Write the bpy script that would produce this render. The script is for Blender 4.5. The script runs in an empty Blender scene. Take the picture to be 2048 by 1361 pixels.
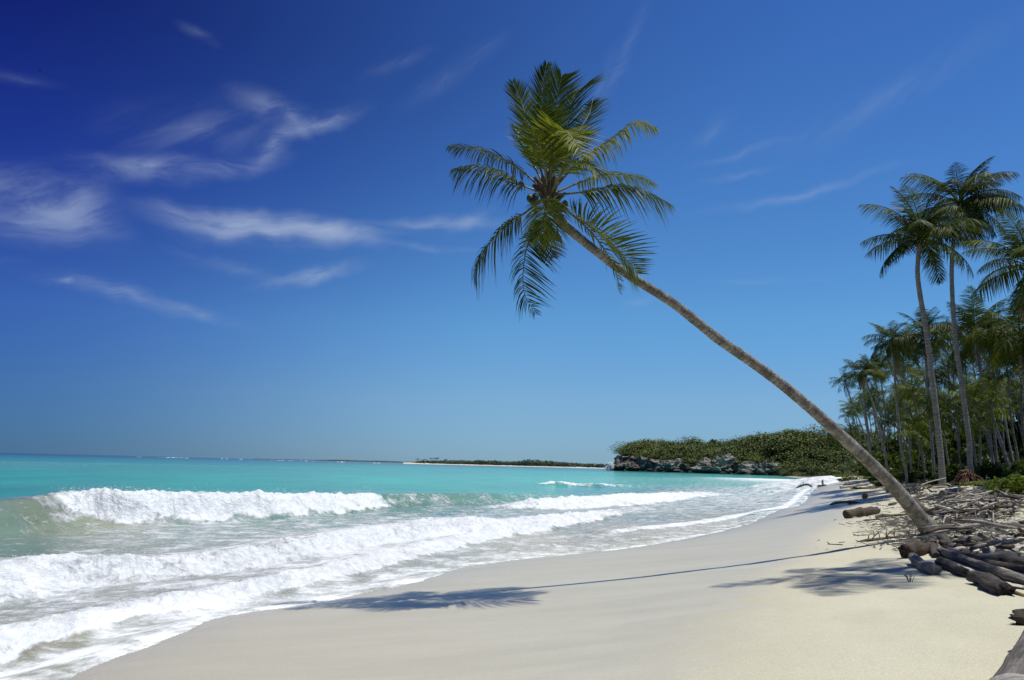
import bpy, math, random
import numpy as np
from mathutils import Vector, Matrix, Euler

random.seed(11)
RNG = np.random.RandomState(11)
scene = bpy.context.scene
COL = scene.collection

# ------------------------------------------------------------------ camera
EYE = np.array([0.0, 0.0, 2.6])
FPX = 1593.0                                   # focal length in pixels of a 2048 wide frame
PITCH = math.atan(249.5 / FPX)
ROLL = math.atan(0.0246)
FWD = np.array([0, math.cos(PITCH), math.sin(PITCH)])
_r0 = np.array([1.0, 0, 0]); _u0 = np.array([0, -math.sin(PITCH), math.cos(PITCH)])
RIGHT = math.cos(ROLL) * _r0 + math.sin(ROLL) * _u0
UPV = -math.sin(ROLL) * _r0 + math.cos(ROLL) * _u0

cam_data = bpy.data.cameras.new('camera')
cam_data.sensor_width = 36.0
cam_data.lens = FPX / 2048 * 36.0
cam_data.clip_start = 0.1
cam_data.clip_end = 30000
cam = bpy.data.objects.new('camera', cam_data)
COL.objects.link(cam)
cam.matrix_world = Matrix(((RIGHT[0], UPV[0], -FWD[0], EYE[0]),
                           (RIGHT[1], UPV[1], -FWD[1], EYE[1]),
                           (RIGHT[2], UPV[2], -FWD[2], EYE[2]), (0, 0, 0, 1)))
scene.camera = cam

# ------------------------------------------------------------------ world, sun, exposure
SUN_VEC = Vector((0.32, 0.02, 1.0)).normalized()
SUN_EL = math.asin(SUN_VEC.z)
SUN_AZ = math.atan2(SUN_VEC.x, SUN_VEC.y)       # clockwise from +Y
sun_data = bpy.data.lights.new('sun', 'SUN')
sun_data.energy = 4.8
sun_data.angle = math.radians(0.53)
sun_data.color = (1.0, 0.965, 0.9)
sun = bpy.data.objects.new('sun', sun_data)
COL.objects.link(sun)
sun.rotation_euler = SUN_VEC.to_track_quat('Z', 'Y').to_euler()
sun.location = (20, 0, 60)
scene.view_settings.view_transform = 'Standard'
scene.view_settings.look = 'None'
scene.view_settings.exposure = 0.0
scene.view_settings.gamma = 1.0
scene.cycles.max_bounces = 5
scene.cycles.diffuse_bounces = 3
scene.cycles.glossy_bounces = 2
scene.cycles.transparent_max_bounces = 8
scene.cycles.caustics_reflective = False
scene.cycles.caustics_refractive = False


def ray(px, py):
    d = FWD + RIGHT * ((px - 1024) / FPX) - UPV * ((py - 680.5) / FPX)
    return d


def at_z(px, py, z):
    d = ray(px, py)
    return EYE + d * ((z - EYE[2]) / d[2])


def at_y(px, py, y):
    d = ray(px, py)
    return EYE + d * (y / d[1])


def project(P):
    """world (N,3) -> pixel coords of the 2048 wide frame"""
    P = np.asarray(P, float) - EYE
    w = P @ FWD
    return 1024 + FPX * (P @ RIGHT) / w, 680.5 - FPX * (P @ UPV) / w


world = bpy.data.worlds.new('World')
scene.world = world
world.use_nodes = True


class NT:
    """small helper for node trees"""
    def __init__(s, tree):
        s.t = tree; s.n = tree.nodes; s.l = tree.links

    def new(s, typ, **kw):
        nd = s.n.new(typ)
        for k, v in kw.items():
            setattr(nd, k, v)
        return nd

    def put(s, sock, v):
        if isinstance(v, bpy.types.NodeSocket):
            s.l.new(v, sock)
        else:
            sock.default_value = v

    def math(s, op, a, b=None, c=None, clamp=False):
        nd = s.new('ShaderNodeMath', operation=op, use_clamp=clamp)
        s.put(nd.inputs[0], a)
        if b is not None: s.put(nd.inputs[1], b)
        if c is not None: s.put(nd.inputs[2], c)
        return nd.outputs[0]

    def vmath(s, op, a, b=None, scale=None):
        nd = s.new('ShaderNodeVectorMath', operation=op)
        s.put(nd.inputs[0], a)
        if b is not None: s.put(nd.inputs[1], b)
        if scale is not None: s.put(nd.inputs['Scale'], scale)
        return nd.outputs['Value'] if op in ('DOT_PRODUCT', 'LENGTH') else nd.outputs['Vector']

    def mix(s, fac, a, b, blend='MIX'):
        nd = s.new('ShaderNodeMix', data_type='RGBA', blend_type=blend)
        s.put(nd.inputs[0], fac); s.put(nd.inputs[6], a); s.put(nd.inputs[7], b)
        return nd.outputs[2]

    def smooth(s, v, lo, hi, to0=0.0, to1=1.0):
        nd = s.new('ShaderNodeMapRange', interpolation_type='SMOOTHSTEP')
        s.put(nd.inputs[0], v)
        for i, x in enumerate((lo, hi, to0, to1)):
            s.put(nd.inputs[i + 1], x)
        return nd.outputs[0]

    def noise(s, vec, scale, detail=4, rough=0.55, dist=0.0, dim='3D', color=False):
        nd = s.new('ShaderNodeTexNoise', noise_dimensions=dim)
        if vec is not None: s.put(nd.inputs['Vector'], vec)
        nd.inputs['Scale'].default_value = scale
        nd.inputs['Detail'].default_value = detail
        nd.inputs['Roughness'].default_value = rough
        nd.inputs['Distortion'].default_value = dist
        return nd.outputs['Color'] if color else nd.outputs['Fac']

    def comb(s, x, y, z):
        nd = s.new('ShaderNodeCombineXYZ')
        for i, v in enumerate((x, y, z)): s.put(nd.inputs[i], v)
        return nd.outputs[0]

    def sep(s, v):
        nd = s.new('ShaderNodeSeparateXYZ'); s.put(nd.inputs[0], v)
        return nd.outputs

    def ramp(s, fac, stops):
        nd = s.new('ShaderNodeValToRGB'); s.put(nd.inputs[0], fac)
        el = nd.color_ramp.elements
        while len(el) < len(stops): el.new(0.5)
        for e, (p, c) in zip(el, stops):
            e.position = p; e.color = (*c, 1)
        return nd.outputs[0]


def build_world():
    t = NT(world.node_tree)
    t.n.clear()
    out = t.new('ShaderNodeOutputWorld')
    world.cycles.sampling_method = 'MANUAL'
    world.cycles.sample_map_resolution = 256
    bg = t.new('ShaderNodeBackground')
    bg.inputs[1].default_value = 0.11
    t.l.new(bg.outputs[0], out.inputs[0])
    sky = t.new('ShaderNodeTexSky', sky_type='NISHITA')
    sky.sun_disc = False
    sky.sun_elevation = SUN_EL
    sky.sun_rotation = SUN_AZ
    sky.altitude = 0
    sky.air_density = 1.0
    sky.dust_density = 0.0
    sky.ozone_density = 2.0
    tc = t.new('ShaderNodeTexCoord')
    d = t.vmath('NORMALIZE', tc.outputs['Generated'])
    x, y, z = t.sep(d)
    # the deep blue of a polarised tropical sky: an absorbing grade on the sky model, strongest on the side away from the sun
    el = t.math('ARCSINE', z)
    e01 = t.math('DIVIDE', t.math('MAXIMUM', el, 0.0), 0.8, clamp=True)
    g_sun = t.ramp(e01, [(0.0, (0.25, 0.46, 0.87)), (0.10, (0.40, 0.61, 0.88)), (0.22, (0.39, 0.72, 0.98)), (0.45, (0.32, 0.63, 1.0)), (0.70, (0.27, 0.53, 0.97)), (1.0, (0.42, 0.68, 1.0))])  # top stop raised above the view to lift fill in sand shadows
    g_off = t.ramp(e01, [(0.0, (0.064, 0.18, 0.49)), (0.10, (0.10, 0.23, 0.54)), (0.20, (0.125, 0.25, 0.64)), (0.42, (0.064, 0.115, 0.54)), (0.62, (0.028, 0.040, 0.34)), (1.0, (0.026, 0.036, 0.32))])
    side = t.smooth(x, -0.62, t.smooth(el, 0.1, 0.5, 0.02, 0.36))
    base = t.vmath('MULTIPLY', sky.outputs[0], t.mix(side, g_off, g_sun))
    # ---- thin cirrus
    az = t.math('ARCTAN2', x, y)
    uv = t.comb(az, el, 0.0)
    warp = t.vmath('SCALE', t.vmath('SUBTRACT', t.noise(uv, 5.0, 4, 0.6, color=True), (0.5, 0.5, 0.5)), scale=0.06)
    uvw = t.vmath('ADD', uv, warp)

    def streak(ang, kx, ky, det=7, rough=0.62, dist=0.6):
        r = t.new('ShaderNodeVectorRotate', rotation_type='Z_AXIS')
        t.put(r.inputs['Vector'], uvw); r.inputs['Angle'].default_value = -ang
        v = t.vmath('MULTIPLY', r.outputs[0], (kx, ky, 1.0))
        return t.noise(v, 1.0, det, rough, dist)
    nh = streak(0.06, 7, 40, 9, 0.64, 0.5)
    nd_ = streak(0.65, 6, 34, 9, 0.64, 0.5)
    nb = streak(0.3, 10, 30, 9, 0.64, 0.45)

    acc = {}
    for (px, py, rx, ry, ang, k, wh) in CLOUDS:
        v = ray(px, py); sc = 1.65 / FPX / np.linalg.norm(v); v = v / np.linalg.norm(v)
        mp = t.new('ShaderNodeMapping', vector_type='TEXTURE')
        t.put(mp.inputs['Vector'], uvw)
        mp.inputs['Location'].default_value = (math.atan2(v[0], v[1]), math.asin(v[2]), 0)
        mp.inputs['Rotation'].default_value = (0, 0, math.radians(-ang))
        mp.inputs['Scale'].default_value = (rx * sc / math.cos(math.asin(v[2])), ry * sc, 1)
        g = t.new('ShaderNodeTexGradient', gradient_type='QUADRATIC_SPHERE')
        t.put(g.inputs[0], mp.outputs[0])
        acc[wh] = t.math('MULTIPLY_ADD', g.outputs['Fac'], 1.3 * k, acc.get(wh, 0.0))
    tot = None
    for wh, nz in (('h', nh), ('d', nd_), ('b', nb)):
        m = t.math('MULTIPLY', acc[wh], t.smooth(nz, 0.34, 0.68, 0.15, 1.4))
        tot = m if tot is None else t.math('ADD', tot, m)
    # faint veil everywhere above the horizon
    veil = t.math('MULTIPLY', t.smooth(nh, 0.5, 0.85), t.smooth(t.noise(uv, 2.3, 3), 0.5, 0.8, 0.0, 0.08))
    tot = t.math('ADD', tot, veil)
    cov = t.math('SUBTRACT', 1.0, t.math('EXPONENT', t.math('MULTIPLY', tot, -0.68)))
    cov = t.math('MULTIPLY', cov, t.smooth(el, 0.0, 0.1))
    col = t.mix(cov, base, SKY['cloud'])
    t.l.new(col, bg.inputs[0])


SKY = dict(cloud=(3.5, 4.3, 5.9, 1))
CLOUDS = [  # pixel centre, half sizes, tilt (deg, up to the right is negative), strength, texture
    (85, 415, 125, 55, 14, 0.85, 'b'), (40, 455, 120, 35, 0, 0.40, 'h'), (170, 400, 60, 60, 40, 0.35, 'b'),
    (320, 348, 110, 28, -8, 0.60, 'b'), (470, 340, 90, 20, -20, 0.45, 'h'), (545, 290, 60, 22, -55, 0.55, 'b'),
    (640, 240, 85, 20, -24, 0.65, 'b'), (535, 205, 75, 26, 4, 0.42, 'b'), (590, 235, 40, 15, 45, 0.4, 'b'),
    (400, 260, 140, 60, -10, 0.22, 'd'),
    (510, 462, 170, 30, 2, 1.1, 'h'), (640, 470, 110, 24, 3, 1.0, 'b'), (430, 465, 80, 26, -6, 0.5, 'b'), (520, 455, 170, 14, 2, 0.5, 'b'),
    (850, 452, 150, 16, -7, 0.62, 'h'), (940, 440, 50, 16, -30, 0.4, 'b'), (860, 497, 90, 7, 1, 0.42, 'h'),
    (625, 555, 85, 15, -14, 0.75, 'b'), (480, 540, 110, 14, 6, 0.22, 'h'), (250, 590, 200, 16, 9, 0.42, 'h'),
    (125, 565, 14, 5, 0, 0.5, 'h'), (370, 615, 60, 12, 12, 0.3, 'h'),
    (910, 150, 100, 20, -33, 0.22, 'd'), (800, 125, 60, 14, -20, 0.14, 'd'), (1235, 120, 120, 16, -60, 0.22, 'd'),
    (1195, 160, 60, 10, -62, 0.2, 'd'), (390, 68, 34, 12, 20, 0.16, 'b'), (40, 150, 70, 16, -3, 0.13, 'h'),
    (1600, 385, 180, 12, -8, 0.24, 'h'), (1480, 300, 110, 9, -12, 0.15, 'h'), (1425, 255, 50, 18, -35, 0.14, 'd'),
    (1480, 345, 80, 9, -8, 0.2, 'h'), (1760, 200, 280, 34, -17, 0.11, 'd'), (1280, 612, 34, 12, -10, 0.25, 'b'),
    (1530, 565, 120, 8, -4, 0.14, 'h')]
build_world()

# ------------------------------------------------------------------ numpy noise + geometry helpers
_perm = RNG.permutation(256); _perm = np.concatenate([_perm, _perm, _perm])
_gr = RNG.normal(size=(256, 3)); _gr /= np.linalg.norm(_gr, axis=1)[:, None]


def perlin(x, y, z=0.0):
    x, y, z = np.broadcast_arrays(np.asarray(x, float), np.asarray(y, float), np.asarray(z, float))
    xi, yi, zi = np.floor(x).astype(int), np.floor(y).astype(int), np.floor(z).astype(int)
    xf, yf, zf = x - xi, y - yi, z - zi
    u, v, w = [f * f * f * (f * (f * 6 - 15) + 10) for f in (xf, yf, zf)]
    r = 0
    for dx in (0, 1):
        for dy in (0, 1):
            for dz in (0, 1):
                h = _perm[_perm[_perm[(xi + dx) & 255] + ((yi + dy) & 255)] + ((zi + dz) & 255)]
                g = _gr[h]
                dot = g[..., 0] * (xf - dx) + g[..., 1] * (yf - dy) + g[..., 2] * (zf - dz)
                r = r + dot * (u if dx else 1 - u) * (v if dy else 1 - v) * (w if dz else 1 - w)
    return r * 1.4


def fbm(x, y, z=0.0, octv=4, gain=0.5, lac=2.03):
    a, s, f = 1.0, 0.0, 1.0
    for i in range(octv):
        s = s + a * perlin(np.asarray(x) * f + 17.3 * i, np.asarray(y) * f + 5.1 * i, np.asarray(z) * f)
        a *= gain; f *= lac
    return s


def sstep(v, a, b):
    t = np.clip((v - a) / (b - a), 0, 1)
    return t * t * (3 - 2 * t)


def catmull(P, n):
    P = np.asarray(P, float)
    Q = np.vstack([2 * P[0] - P[1], P, 2 * P[-1] - P[-2]])
    out = []
    m = len(P) - 1
    for k in range(n):
        t = k / (n - 1) * m
        i = min(int(t), m - 1); f = t - i
        p0, p1, p2, p3 = Q[i], Q[i + 1], Q[i + 2], Q[i + 3]
        out.append(0.5 * ((2 * p1) + (-p0 + p2) * f + (2 * p0 - 5 * p1 + 4 * p2 - p3) * f * f + (-p0 + 3 * p1 - 3 * p2 + p3) * f ** 3))
    return np.array(out)


def poly_near(X, Y, poly):
    """distance to polyline (positive on its left side), parameter along it in vertex units"""
    poly = np.asarray(poly, float)
    best = np.full(X.shape, 1e18); par = np.zeros(X.shape); sgn = np.ones(X.shape)
    for i in range(len(poly) - 1):
        a, b = poly[i], poly[i + 1]
        d = b - a; L2 = d @ d
        t = np.clip(((X - a[0]) * d[0] + (Y - a[1]) * d[1]) / L2, 0, 1)
        ex, ey = X - a[0] - t * d[0], Y - a[1] - t * d[1]
        q = ex * ex + ey * ey
        m = q < best
        best = np.where(m, q, best); par = np.where(m, i + t, par)
        sgn = np.where(m, np.where(d[0] * ey - d[1] * ex >= 0, 1.0, -1.0), sgn)
    return np.sqrt(best) * sgn, par


def mesh_np(name, V, faces, smooth=True):
    """faces: one (N,k) array or a list of them"""
    if not isinstance(faces, (list, tuple)): faces = [faces]
    faces = [np.asarray(f, np.int32) for f in faces if len(f)]
    V = np.asarray(V, np.float32)
    me = bpy.data.meshes.new(name)
    me.vertices.add(len(V)); me.vertices.foreach_set('co', V.ravel())
    loops = np.concatenate([f.ravel() for f in faces]).astype(np.int32)
    sizes = np.concatenate([np.full(len(f), f.shape[1], np.int32) for f in faces])
    starts = np.concatenate([[0], np.cumsum(sizes)[:-1]]).astype(np.int32)
    me.loops.add(len(loops)); me.loops.foreach_set('vertex_index', loops)
    me.polygons.add(len(sizes)); me.polygons.foreach_set('loop_start', starts)
    me.polygons.foreach_set('use_smooth', np.full(len(sizes), smooth, bool))
    me.update(calc_edges=True)
    return me


def add_attr(me, name, arr, typ='FLOAT'):
    a = me.attributes.new(name, typ, 'POINT')
    arr = np.asarray(arr, np.float32)
    if typ == 'FLOAT_COLOR':
        a.data.foreach_set('color', np.concatenate([arr, np.ones((len(arr), 1), np.float32)], 1).ravel())
    else:
        a.data.foreach_set('value', arr.ravel())


def link(name, me, mat=None, parent=None):
    o = bpy.data.objects.new(name, me)
    COL.objects.link(o)
    if mat is not None and me is not None and not me.materials:
        me.materials.append(mat)
    if parent is not None: o.parent = parent
    return o


def tag(o, label=None, cat=None, group=None, kind=None):
    if label: o['label'] = label
    if cat: o['category'] = cat
    if group: o['group'] = group
    if kind: o['kind'] = kind
    return o


def empty(name, loc=(0, 0, 0), rz=0.0):
    o = bpy.data.objects.new(name, None)
    o.empty_display_size = 0.3
    COL.objects.link(o)
    o.location = loc; o.rotation_euler = (0, 0, rz)
    return o


class MB:
    def __init__(s): s.V = []; s.F = {}; s.n = 0; s.A = []

    def add(s, V, *Fs, attr=None):
        V = np.asarray(V, float)
        for F in Fs:
            F = np.asarray(F, int)
            if len(F): s.F.setdefault(F.shape[1], []).append(F + s.n)
        s.V.append(V); s.n += len(V)
        s.A.append(np.zeros(len(V)) if attr is None else np.broadcast_to(np.asarray(attr, float), (len(V),)))

    def mesh(s, name, smooth=True, attr=None):
        me = mesh_np(name, np.concatenate(s.V), [np.concatenate(f) for f in s.F.values()], smooth)
        if attr: add_attr(me, attr, np.concatenate(s.A))
        return me


def tube(P, R, seg=8, cap=True, rough=0.0, seed=0):
    """tapered tube along points P; returns V, quads, tris"""
    P = np.asarray(P, float); R = np.broadcast_to(np.asarray(R, float), (len(P),))
    T = np.gradient(P, axis=0); T /= np.linalg.norm(T, axis=1)[:, None] + 1e-12
    ref = np.array([0, 0, 1.0]) if abs(T[0][2]) < 0.9 else np.array([0, 1.0, 0])
    V = []
    N = np.cross(T[0], ref); N /= np.linalg.norm(N)
    ang = np.linspace(0, 2 * math.pi, seg, endpoint=False)
    if rough:
        RF = 1 + rough * fbm(np.cos(ang)[None, :] * 1.3 + seed * 3.1, np.sin(ang)[None, :] * 1.3, np.arange(len(P))[:, None] * 0.23 + seed, 3)
    for i in range(len(P)):
        N = N - T[i] * (N @ T[i]); N /= np.linalg.norm(N)
        B = np.cross(T[i], N)
        rr = R[i] * np.ones(seg)
        if rough:
            rr = rr * RF[i]
        V.append(P[i] + np.outer(np.cos(ang) * rr, N) + np.outer(np.sin(ang) * rr, B))
    V = np.concatenate(V)
    n = len(P)
    i = np.arange(n - 1)[:, None] * seg; j = np.arange(seg)[None, :]; k = (j + 1) % seg
    Q = np.stack([i + j, i + k, i + seg + k, i + seg + j], -1).reshape(-1, 4)
    tr = np.zeros((0, 3), int)
    if cap:
        V = np.vstack([V, P[0], P[-1]])
        c0, c1 = n * seg, n * seg + 1
        jj = np.arange(seg); kk = (jj + 1) % seg
        tr = np.vstack([np.stack([np.full(seg, c0), kk, jj], 1), np.stack([np.full(seg, c1), (n - 1) * seg + jj, (n - 1) * seg + kk], 1)])
    return V, Q, tr


# ------------------------------------------------------------------ materials
def material(name):
    m = bpy.data.materials.new(name); m.use_nodes = True
    t = NT(m.node_tree); t.n.clear()
    out = t.new('ShaderNodeOutputMaterial')
    b = t.new('ShaderNodeBsdfPrincipled')
    t.l.new(b.outputs[0], out.inputs[0])
    return m, t, b, out


def bump(t, h, strength, dist, b):
    n = t.new('ShaderNodeBump'); n.inputs['Strength'].default_value = strength; n.inputs['Distance'].default_value = dist
    t.put(n.inputs['Height'], h); t.l.new(n.outputs[0], b.inputs['Normal'])


def attr(t, name, color=False):
    a = t.new('ShaderNodeAttribute', attribute_name=name)
    return a.outputs['Color'] if color else a.outputs['Fac']


def mat_sand():
    m, t, b, o = material('sand')
    pos = t.new('ShaderNodeNewGeometry').outputs['Position']
    wet = attr(t, 'wet')
    streak = t.noise(t.vmath('MULTIPLY', pos, (0.35, 1.6, 1.0)), 1.0, 5, 0.6)
    big = t.noise(pos, 0.5, 4, 0.6)
    wet2 = t.smooth(t.math('ADD', wet, t.math('MULTIPLY', t.math('SUBTRACT', streak, 0.5), 0.7)), 0.1, 0.9)
    fine = t.noise(pos, 60, 4, 0.75)
    grains = t.noise(pos, 240, 2, 0.7)
    dry = t.mix(t.smooth(big, 0.3, 0.7), (0.470, 0.448, 0.322, 1), (0.510, 0.487, 0.358, 1))
    wetc = t.mix(t.smooth(streak, 0.3, 0.7), (0.445, 0.410, 0.300, 1), (0.505, 0.466, 0.348, 1))
    c = t.mix(wet2, dry, wetc)
    soak = attr(t, 'soak')
    c = t.mix(t.math('MULTIPLY', soak, 0.7), c, (0.33, 0.295, 0.225, 1))
    sp = t.math('ADD', t.smooth(fine, 0.25, 0.75, 0.82, 1.14), t.smooth(grains, 0.25, 0.75, -0.13, 0.13))
    c = t.vmath('SCALE', c, scale=sp)
    t.l.new(c, b.inputs['Base Color'])
    t.l.new(t.math('SUBTRACT', t.smooth(wet2, 0, 1, 0.95, 0.36), t.math('MULTIPLY', soak, 0.14)), b.inputs['Roughness'])
    b.inputs['Specular IOR Level'].default_value = 0.3
    dents = t.noise(t.vmath('MULTIPLY', pos, (1, 1.6, 1)), 2.2, 5, 0.6)
    h = t.math('ADD', t.math('MULTIPLY', fine, 0.25), t.math('MULTIPLY', dents, t.smooth(wet2, 0, 1, 1.6, 0.12)))
    bump(t, h, 0.4, 0.035, b)
    # litter and dark humus under the palms
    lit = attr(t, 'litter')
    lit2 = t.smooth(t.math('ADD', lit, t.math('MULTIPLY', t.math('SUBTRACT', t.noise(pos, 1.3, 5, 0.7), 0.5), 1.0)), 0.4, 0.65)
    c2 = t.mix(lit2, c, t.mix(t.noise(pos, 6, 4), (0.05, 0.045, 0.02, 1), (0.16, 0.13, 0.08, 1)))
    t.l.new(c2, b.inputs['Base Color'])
    return m


def mat_water():
    m, t, b, o = material('sea_water')
    pos = t.new('ShaderNodeNewGeometry').outputs['Position']
    col = attr(t, 'tint', True)
    f = attr(t, 'foam')
    thin = attr(t, 'thin')
    w1 = t.vmath('SCALE', t.vmath('SUBTRACT', t.noise(pos, 0.7, 3, color=True), (0.5, 0.5, 0.5)), scale=1.1)
    p2 = t.vmath('ADD', pos, w1)
    p2 = t.vmath('MULTIPLY', p2, (1.0, 0.8, 1.0))
    n1 = t.noise(p2, 1.1, 8, 0.66)
    n2 = t.noise(p2, 5.0, 6, 0.7)
    vo = t.new('ShaderNodeTexVoronoi', feature='DISTANCE_TO_EDGE'); t.put(vo.inputs['Vector'], p2); vo.inputs['Scale'].default_value = 2.4
    lace = t.smooth(vo.outputs['Distance'], 0.0, 0.2, 0.5, -0.35)
    n = t.math('ADD', t.math('MULTIPLY', t.math('SUBTRACT', n1, 0.5), 1.9), t.math('MULTIPLY', t.math('SUBTRACT', n2, 0.5), 0.9))
    n = t.math('ADD', n, t.math('MULTIPLY', lace, t.smooth(f, 0.2, 0.8, 0.30, 0.05)))
    mask = t.smooth(t.math('ADD', f, n), 0.22, 0.98)
    mask = t.math('MULTIPLY', mask, t.smooth(f, 0.02, 0.16))
    foamc = t.mix(t.smooth(t.math('ADD', t.math('MULTIPLY', n2, 0.6), t.math('MULTIPLY', n1, 0.4)), 0.34, 0.6), (0.64, 0.685, 0.695, 1), (0.83, 0.85, 0.85, 1))
    var = t.noise(t.vmath('MULTIPLY', pos, (0.15, 0.06, 1)), 1.0, 5, 0.6)
    colv = t.vmath('SCALE', col, scale=t.smooth(var, 0.25, 0.75, 0.86, 1.14))
    c = t.mix(mask, colv, foamc)
    t.l.new(c, b.inputs['Base Color'])
    t.l.new(t.smooth(mask, 0, 1, 0.12, 0.85), b.inputs['Roughness'])
    b.inputs['IOR'].default_value = 1.33
    b.inputs['Specular IOR Level'].default_value = 0.22
    t.l.new(t.math('MULTIPLY_ADD', thin, -0.13, 0.22), b.inputs['Specular IOR Level'])
    # ripples
    rp = t.vmath('MULTIPLY', pos, (1.0, 0.6, 1.0))
    r1 = t.noise(rp, 1.3, 5, 0.6, 0.4)
    r2 = t.noise(rp, 0.28, 4, 0.6)
    flat = t.math('SUBTRACT', 1.0, t.math('MULTIPLY', thin, 0.85))
    h = t.math('MULTIPLY', t.math('ADD', t.math('MULTIPLY', r1, 0.09), t.math('MULTIPLY', r2, 0.45)), flat)
    h = t.math('ADD', h, t.math('MULTIPLY', mask, t.math('MULTIPLY', n2, t.smooth(thin, 0, 1, 0.16, 0.03))))
    bump(t, h, 1.0, 1.0, b)
    return m


def mat_leaf(name, c_dark, c_light, c_tip=None, trans=0.3, rough=0.45, coord_scale=1.5):
    m, t, b, o = material(name)
    info = t.new('ShaderNodeObjectInfo')
    geo = t.new('ShaderNodeNewGeometry')
    n = t.noise(geo.outputs['Position'], coord_scale, 3)
    k = t.math('ADD', t.math('MULTIPLY', info.outputs['Random'], 0.55), t.math('MULTIPLY', n, 0.6))
    ri = t.math('MULTIPLY', t.math('SUBTRACT', geo.outputs['Random Per Island'], 0.5), 0.5)
    c = t.mix(t.smooth(t.math('ADD', k, ri), 0.15, 0.95), (*c_dark, 1), (*c_light, 1))
    if c_tip is not None:
        a = attr(t, 'along')
        c = t.mix(t.smooth(t.math('ADD', a, t.math('MULTIPLY', t.math('SUBTRACT', info.outputs['Random'], 0.5), 0.5)), 0.84, 1.22), c, (*c_tip, 1))
    t.l.new(c, b.inputs['Base Color'])
    b.inputs['Roughness'].default_value = rough
    b.inputs['Specular IOR Level'].default_value = 0.09
    tr = t.new('ShaderNodeBsdfTranslucent')
    t.l.new(t.vmath('MULTIPLY', c, (1.5, 1.45, 0.6)), tr.inputs['Color'])
    mx = t.new('ShaderNodeMixShader'); mx.inputs[0].default_value = trans
    t.l.new(b.outputs[0], mx.inputs[1]); t.l.new(tr.outputs[0], mx.inputs[2])
    t.l.new(mx.outputs[0], o.inputs[0])
    return m


def mat_trunk(name, c1, c2, c3, scale=1.0, ringk=0.5):
    m, t, b, o = material(name)
    tc = t.new('ShaderNodeTexCoord').outputs['Object']
    n1 = t.noise(tc, 3.2 * scale, 6, 0.7)
    n2 = t.noise(tc, 14 * scale, 5, 0.7)
    a = attr(t, 'ring')
    c = t.mix(t.smooth(n1, 0.36, 0.64), (*c1, 1), (*c2, 1))
    c = t.mix(t.smooth(n2, 0.5, 0.68), c, (*c3, 1))
    c = t.mix(t.math('MULTIPLY', a, ringk), c, (c1[0] * 0.45, c1[1] * 0.42, c1[2] * 0.4, 1))
    t.l.new(c, b.inputs['Base Color'])
    b.inputs['Roughness'].default_value = 0.9
    bump(t, t.math('ADD', n2, t.math('MULTIPLY', n1, 1.5)), 1.0, 0.05 / scale, b)
    return m


def mat_wood(name, c1, c2, c3):
    m, t, b, o = material(name)
    tc = t.new('ShaderNodeTexCoord').outputs['Object']
    info = t.new('ShaderNodeObjectInfo')
    off = t.vmath('ADD', tc, t.comb(t.math('MULTIPLY', info.outputs['Random'], 37.0), 0.0, 0.0))
    g = t.noise(t.vmath('MULTIPLY', off, (1.2, 26, 26)), 1.0, 6, 0.7, 0.4)
    g2 = t.noise(off, 3.5, 5, 0.65)
    c = t.mix(t.smooth(g, 0.35, 0.65), (*c1, 1), (*c2, 1))
    c = t.mix(t.smooth(g2, 0.45, 0.75), c, (*c3, 1))
    c = t.vmath('SCALE', c, scale=t.smooth(info.outputs['Random'], 0, 1, 0.72, 1.22))
    t.l.new(c, b.inputs['Base Color'])
    b.inputs['Roughness'].default_value = 0.85
    g3 = t.noise(t.vmath('MULTIPLY', off, (4, 60, 60)), 1.0, 4, 0.7)
    c = t.vmath('SCALE', c, scale=t.smooth(g3, 0.3, 0.6, 0.6, 1.1))
    t.l.new(c, b.inputs['Base Color'])
    bump(t, t.math('ADD', t.math('ADD', g, g2), t.math('MULTIPLY', g3, 0.6)), 1.0, 0.035, b)
    return m


def mat_rock():
    m, t, b, o = material('coral_rock')
    pos = t.new('ShaderNodeNewGeometry').outputs['Position']
    n = t.noise(pos, 0.25, 7, 0.7)
    n2 = t.noise(pos, 1.1, 5, 0.7)
    z = t.sep(pos)[2]
    c = t.mix(t.smooth(n, 0.35, 0.62), (0.135, 0.11, 0.08, 1), (0.40, 0.345, 0.27, 1))
    lay = t.noise(t.vmath('MULTIPLY', pos, (0.05, 0.05, 0.9)), 1.0, 4, 0.6, 0.5)
    c = t.mix(t.smooth(lay, 0.45, 0.62), c, (0.11, 0.098, 0.078, 1))
    c = t.mix(t.smooth(n2, 0.53, 0.68), c, (0.03, 0.028, 0.024, 1))  # near-black blotches put crevice shade into the rock colour
    # foot of the cliff is darker, with a ragged upper edge
    c = t.mix(t.smooth(t.math('ADD', z, t.math('MULTIPLY', n, 5.0)), 3.5, 6.5), (0.03, 0.032, 0.028, 1), c)
    c = t.mix(attr(t, 'veg'), c, t.mix(n2, (0.035, 0.05, 0.014, 1), (0.09, 0.115, 0.03, 1)))
    t.l.new(c, b.inputs['Base Color'])
    b.inputs['Roughness'].default_value = 0.9
    bump(t, t.math('ADD', n, n2), 1.0, 1.5, b)
    return m


def mat_plain(name, c, rough=0.8, var=0.15, scale=3.0):
    m, t, b, o = material(name)
    pos = t.new('ShaderNodeNewGeometry').outputs['Position']
    n = t.noise(pos, scale, 5, 0.65)
    t.l.new(t.vmath('SCALE', tuple(c), scale=t.smooth(n, 0.25, 0.75, 1 - var, 1 + var)), b.inputs['Base Color'])
    b.inputs['Roughness'].default_value = rough
    return m


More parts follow.
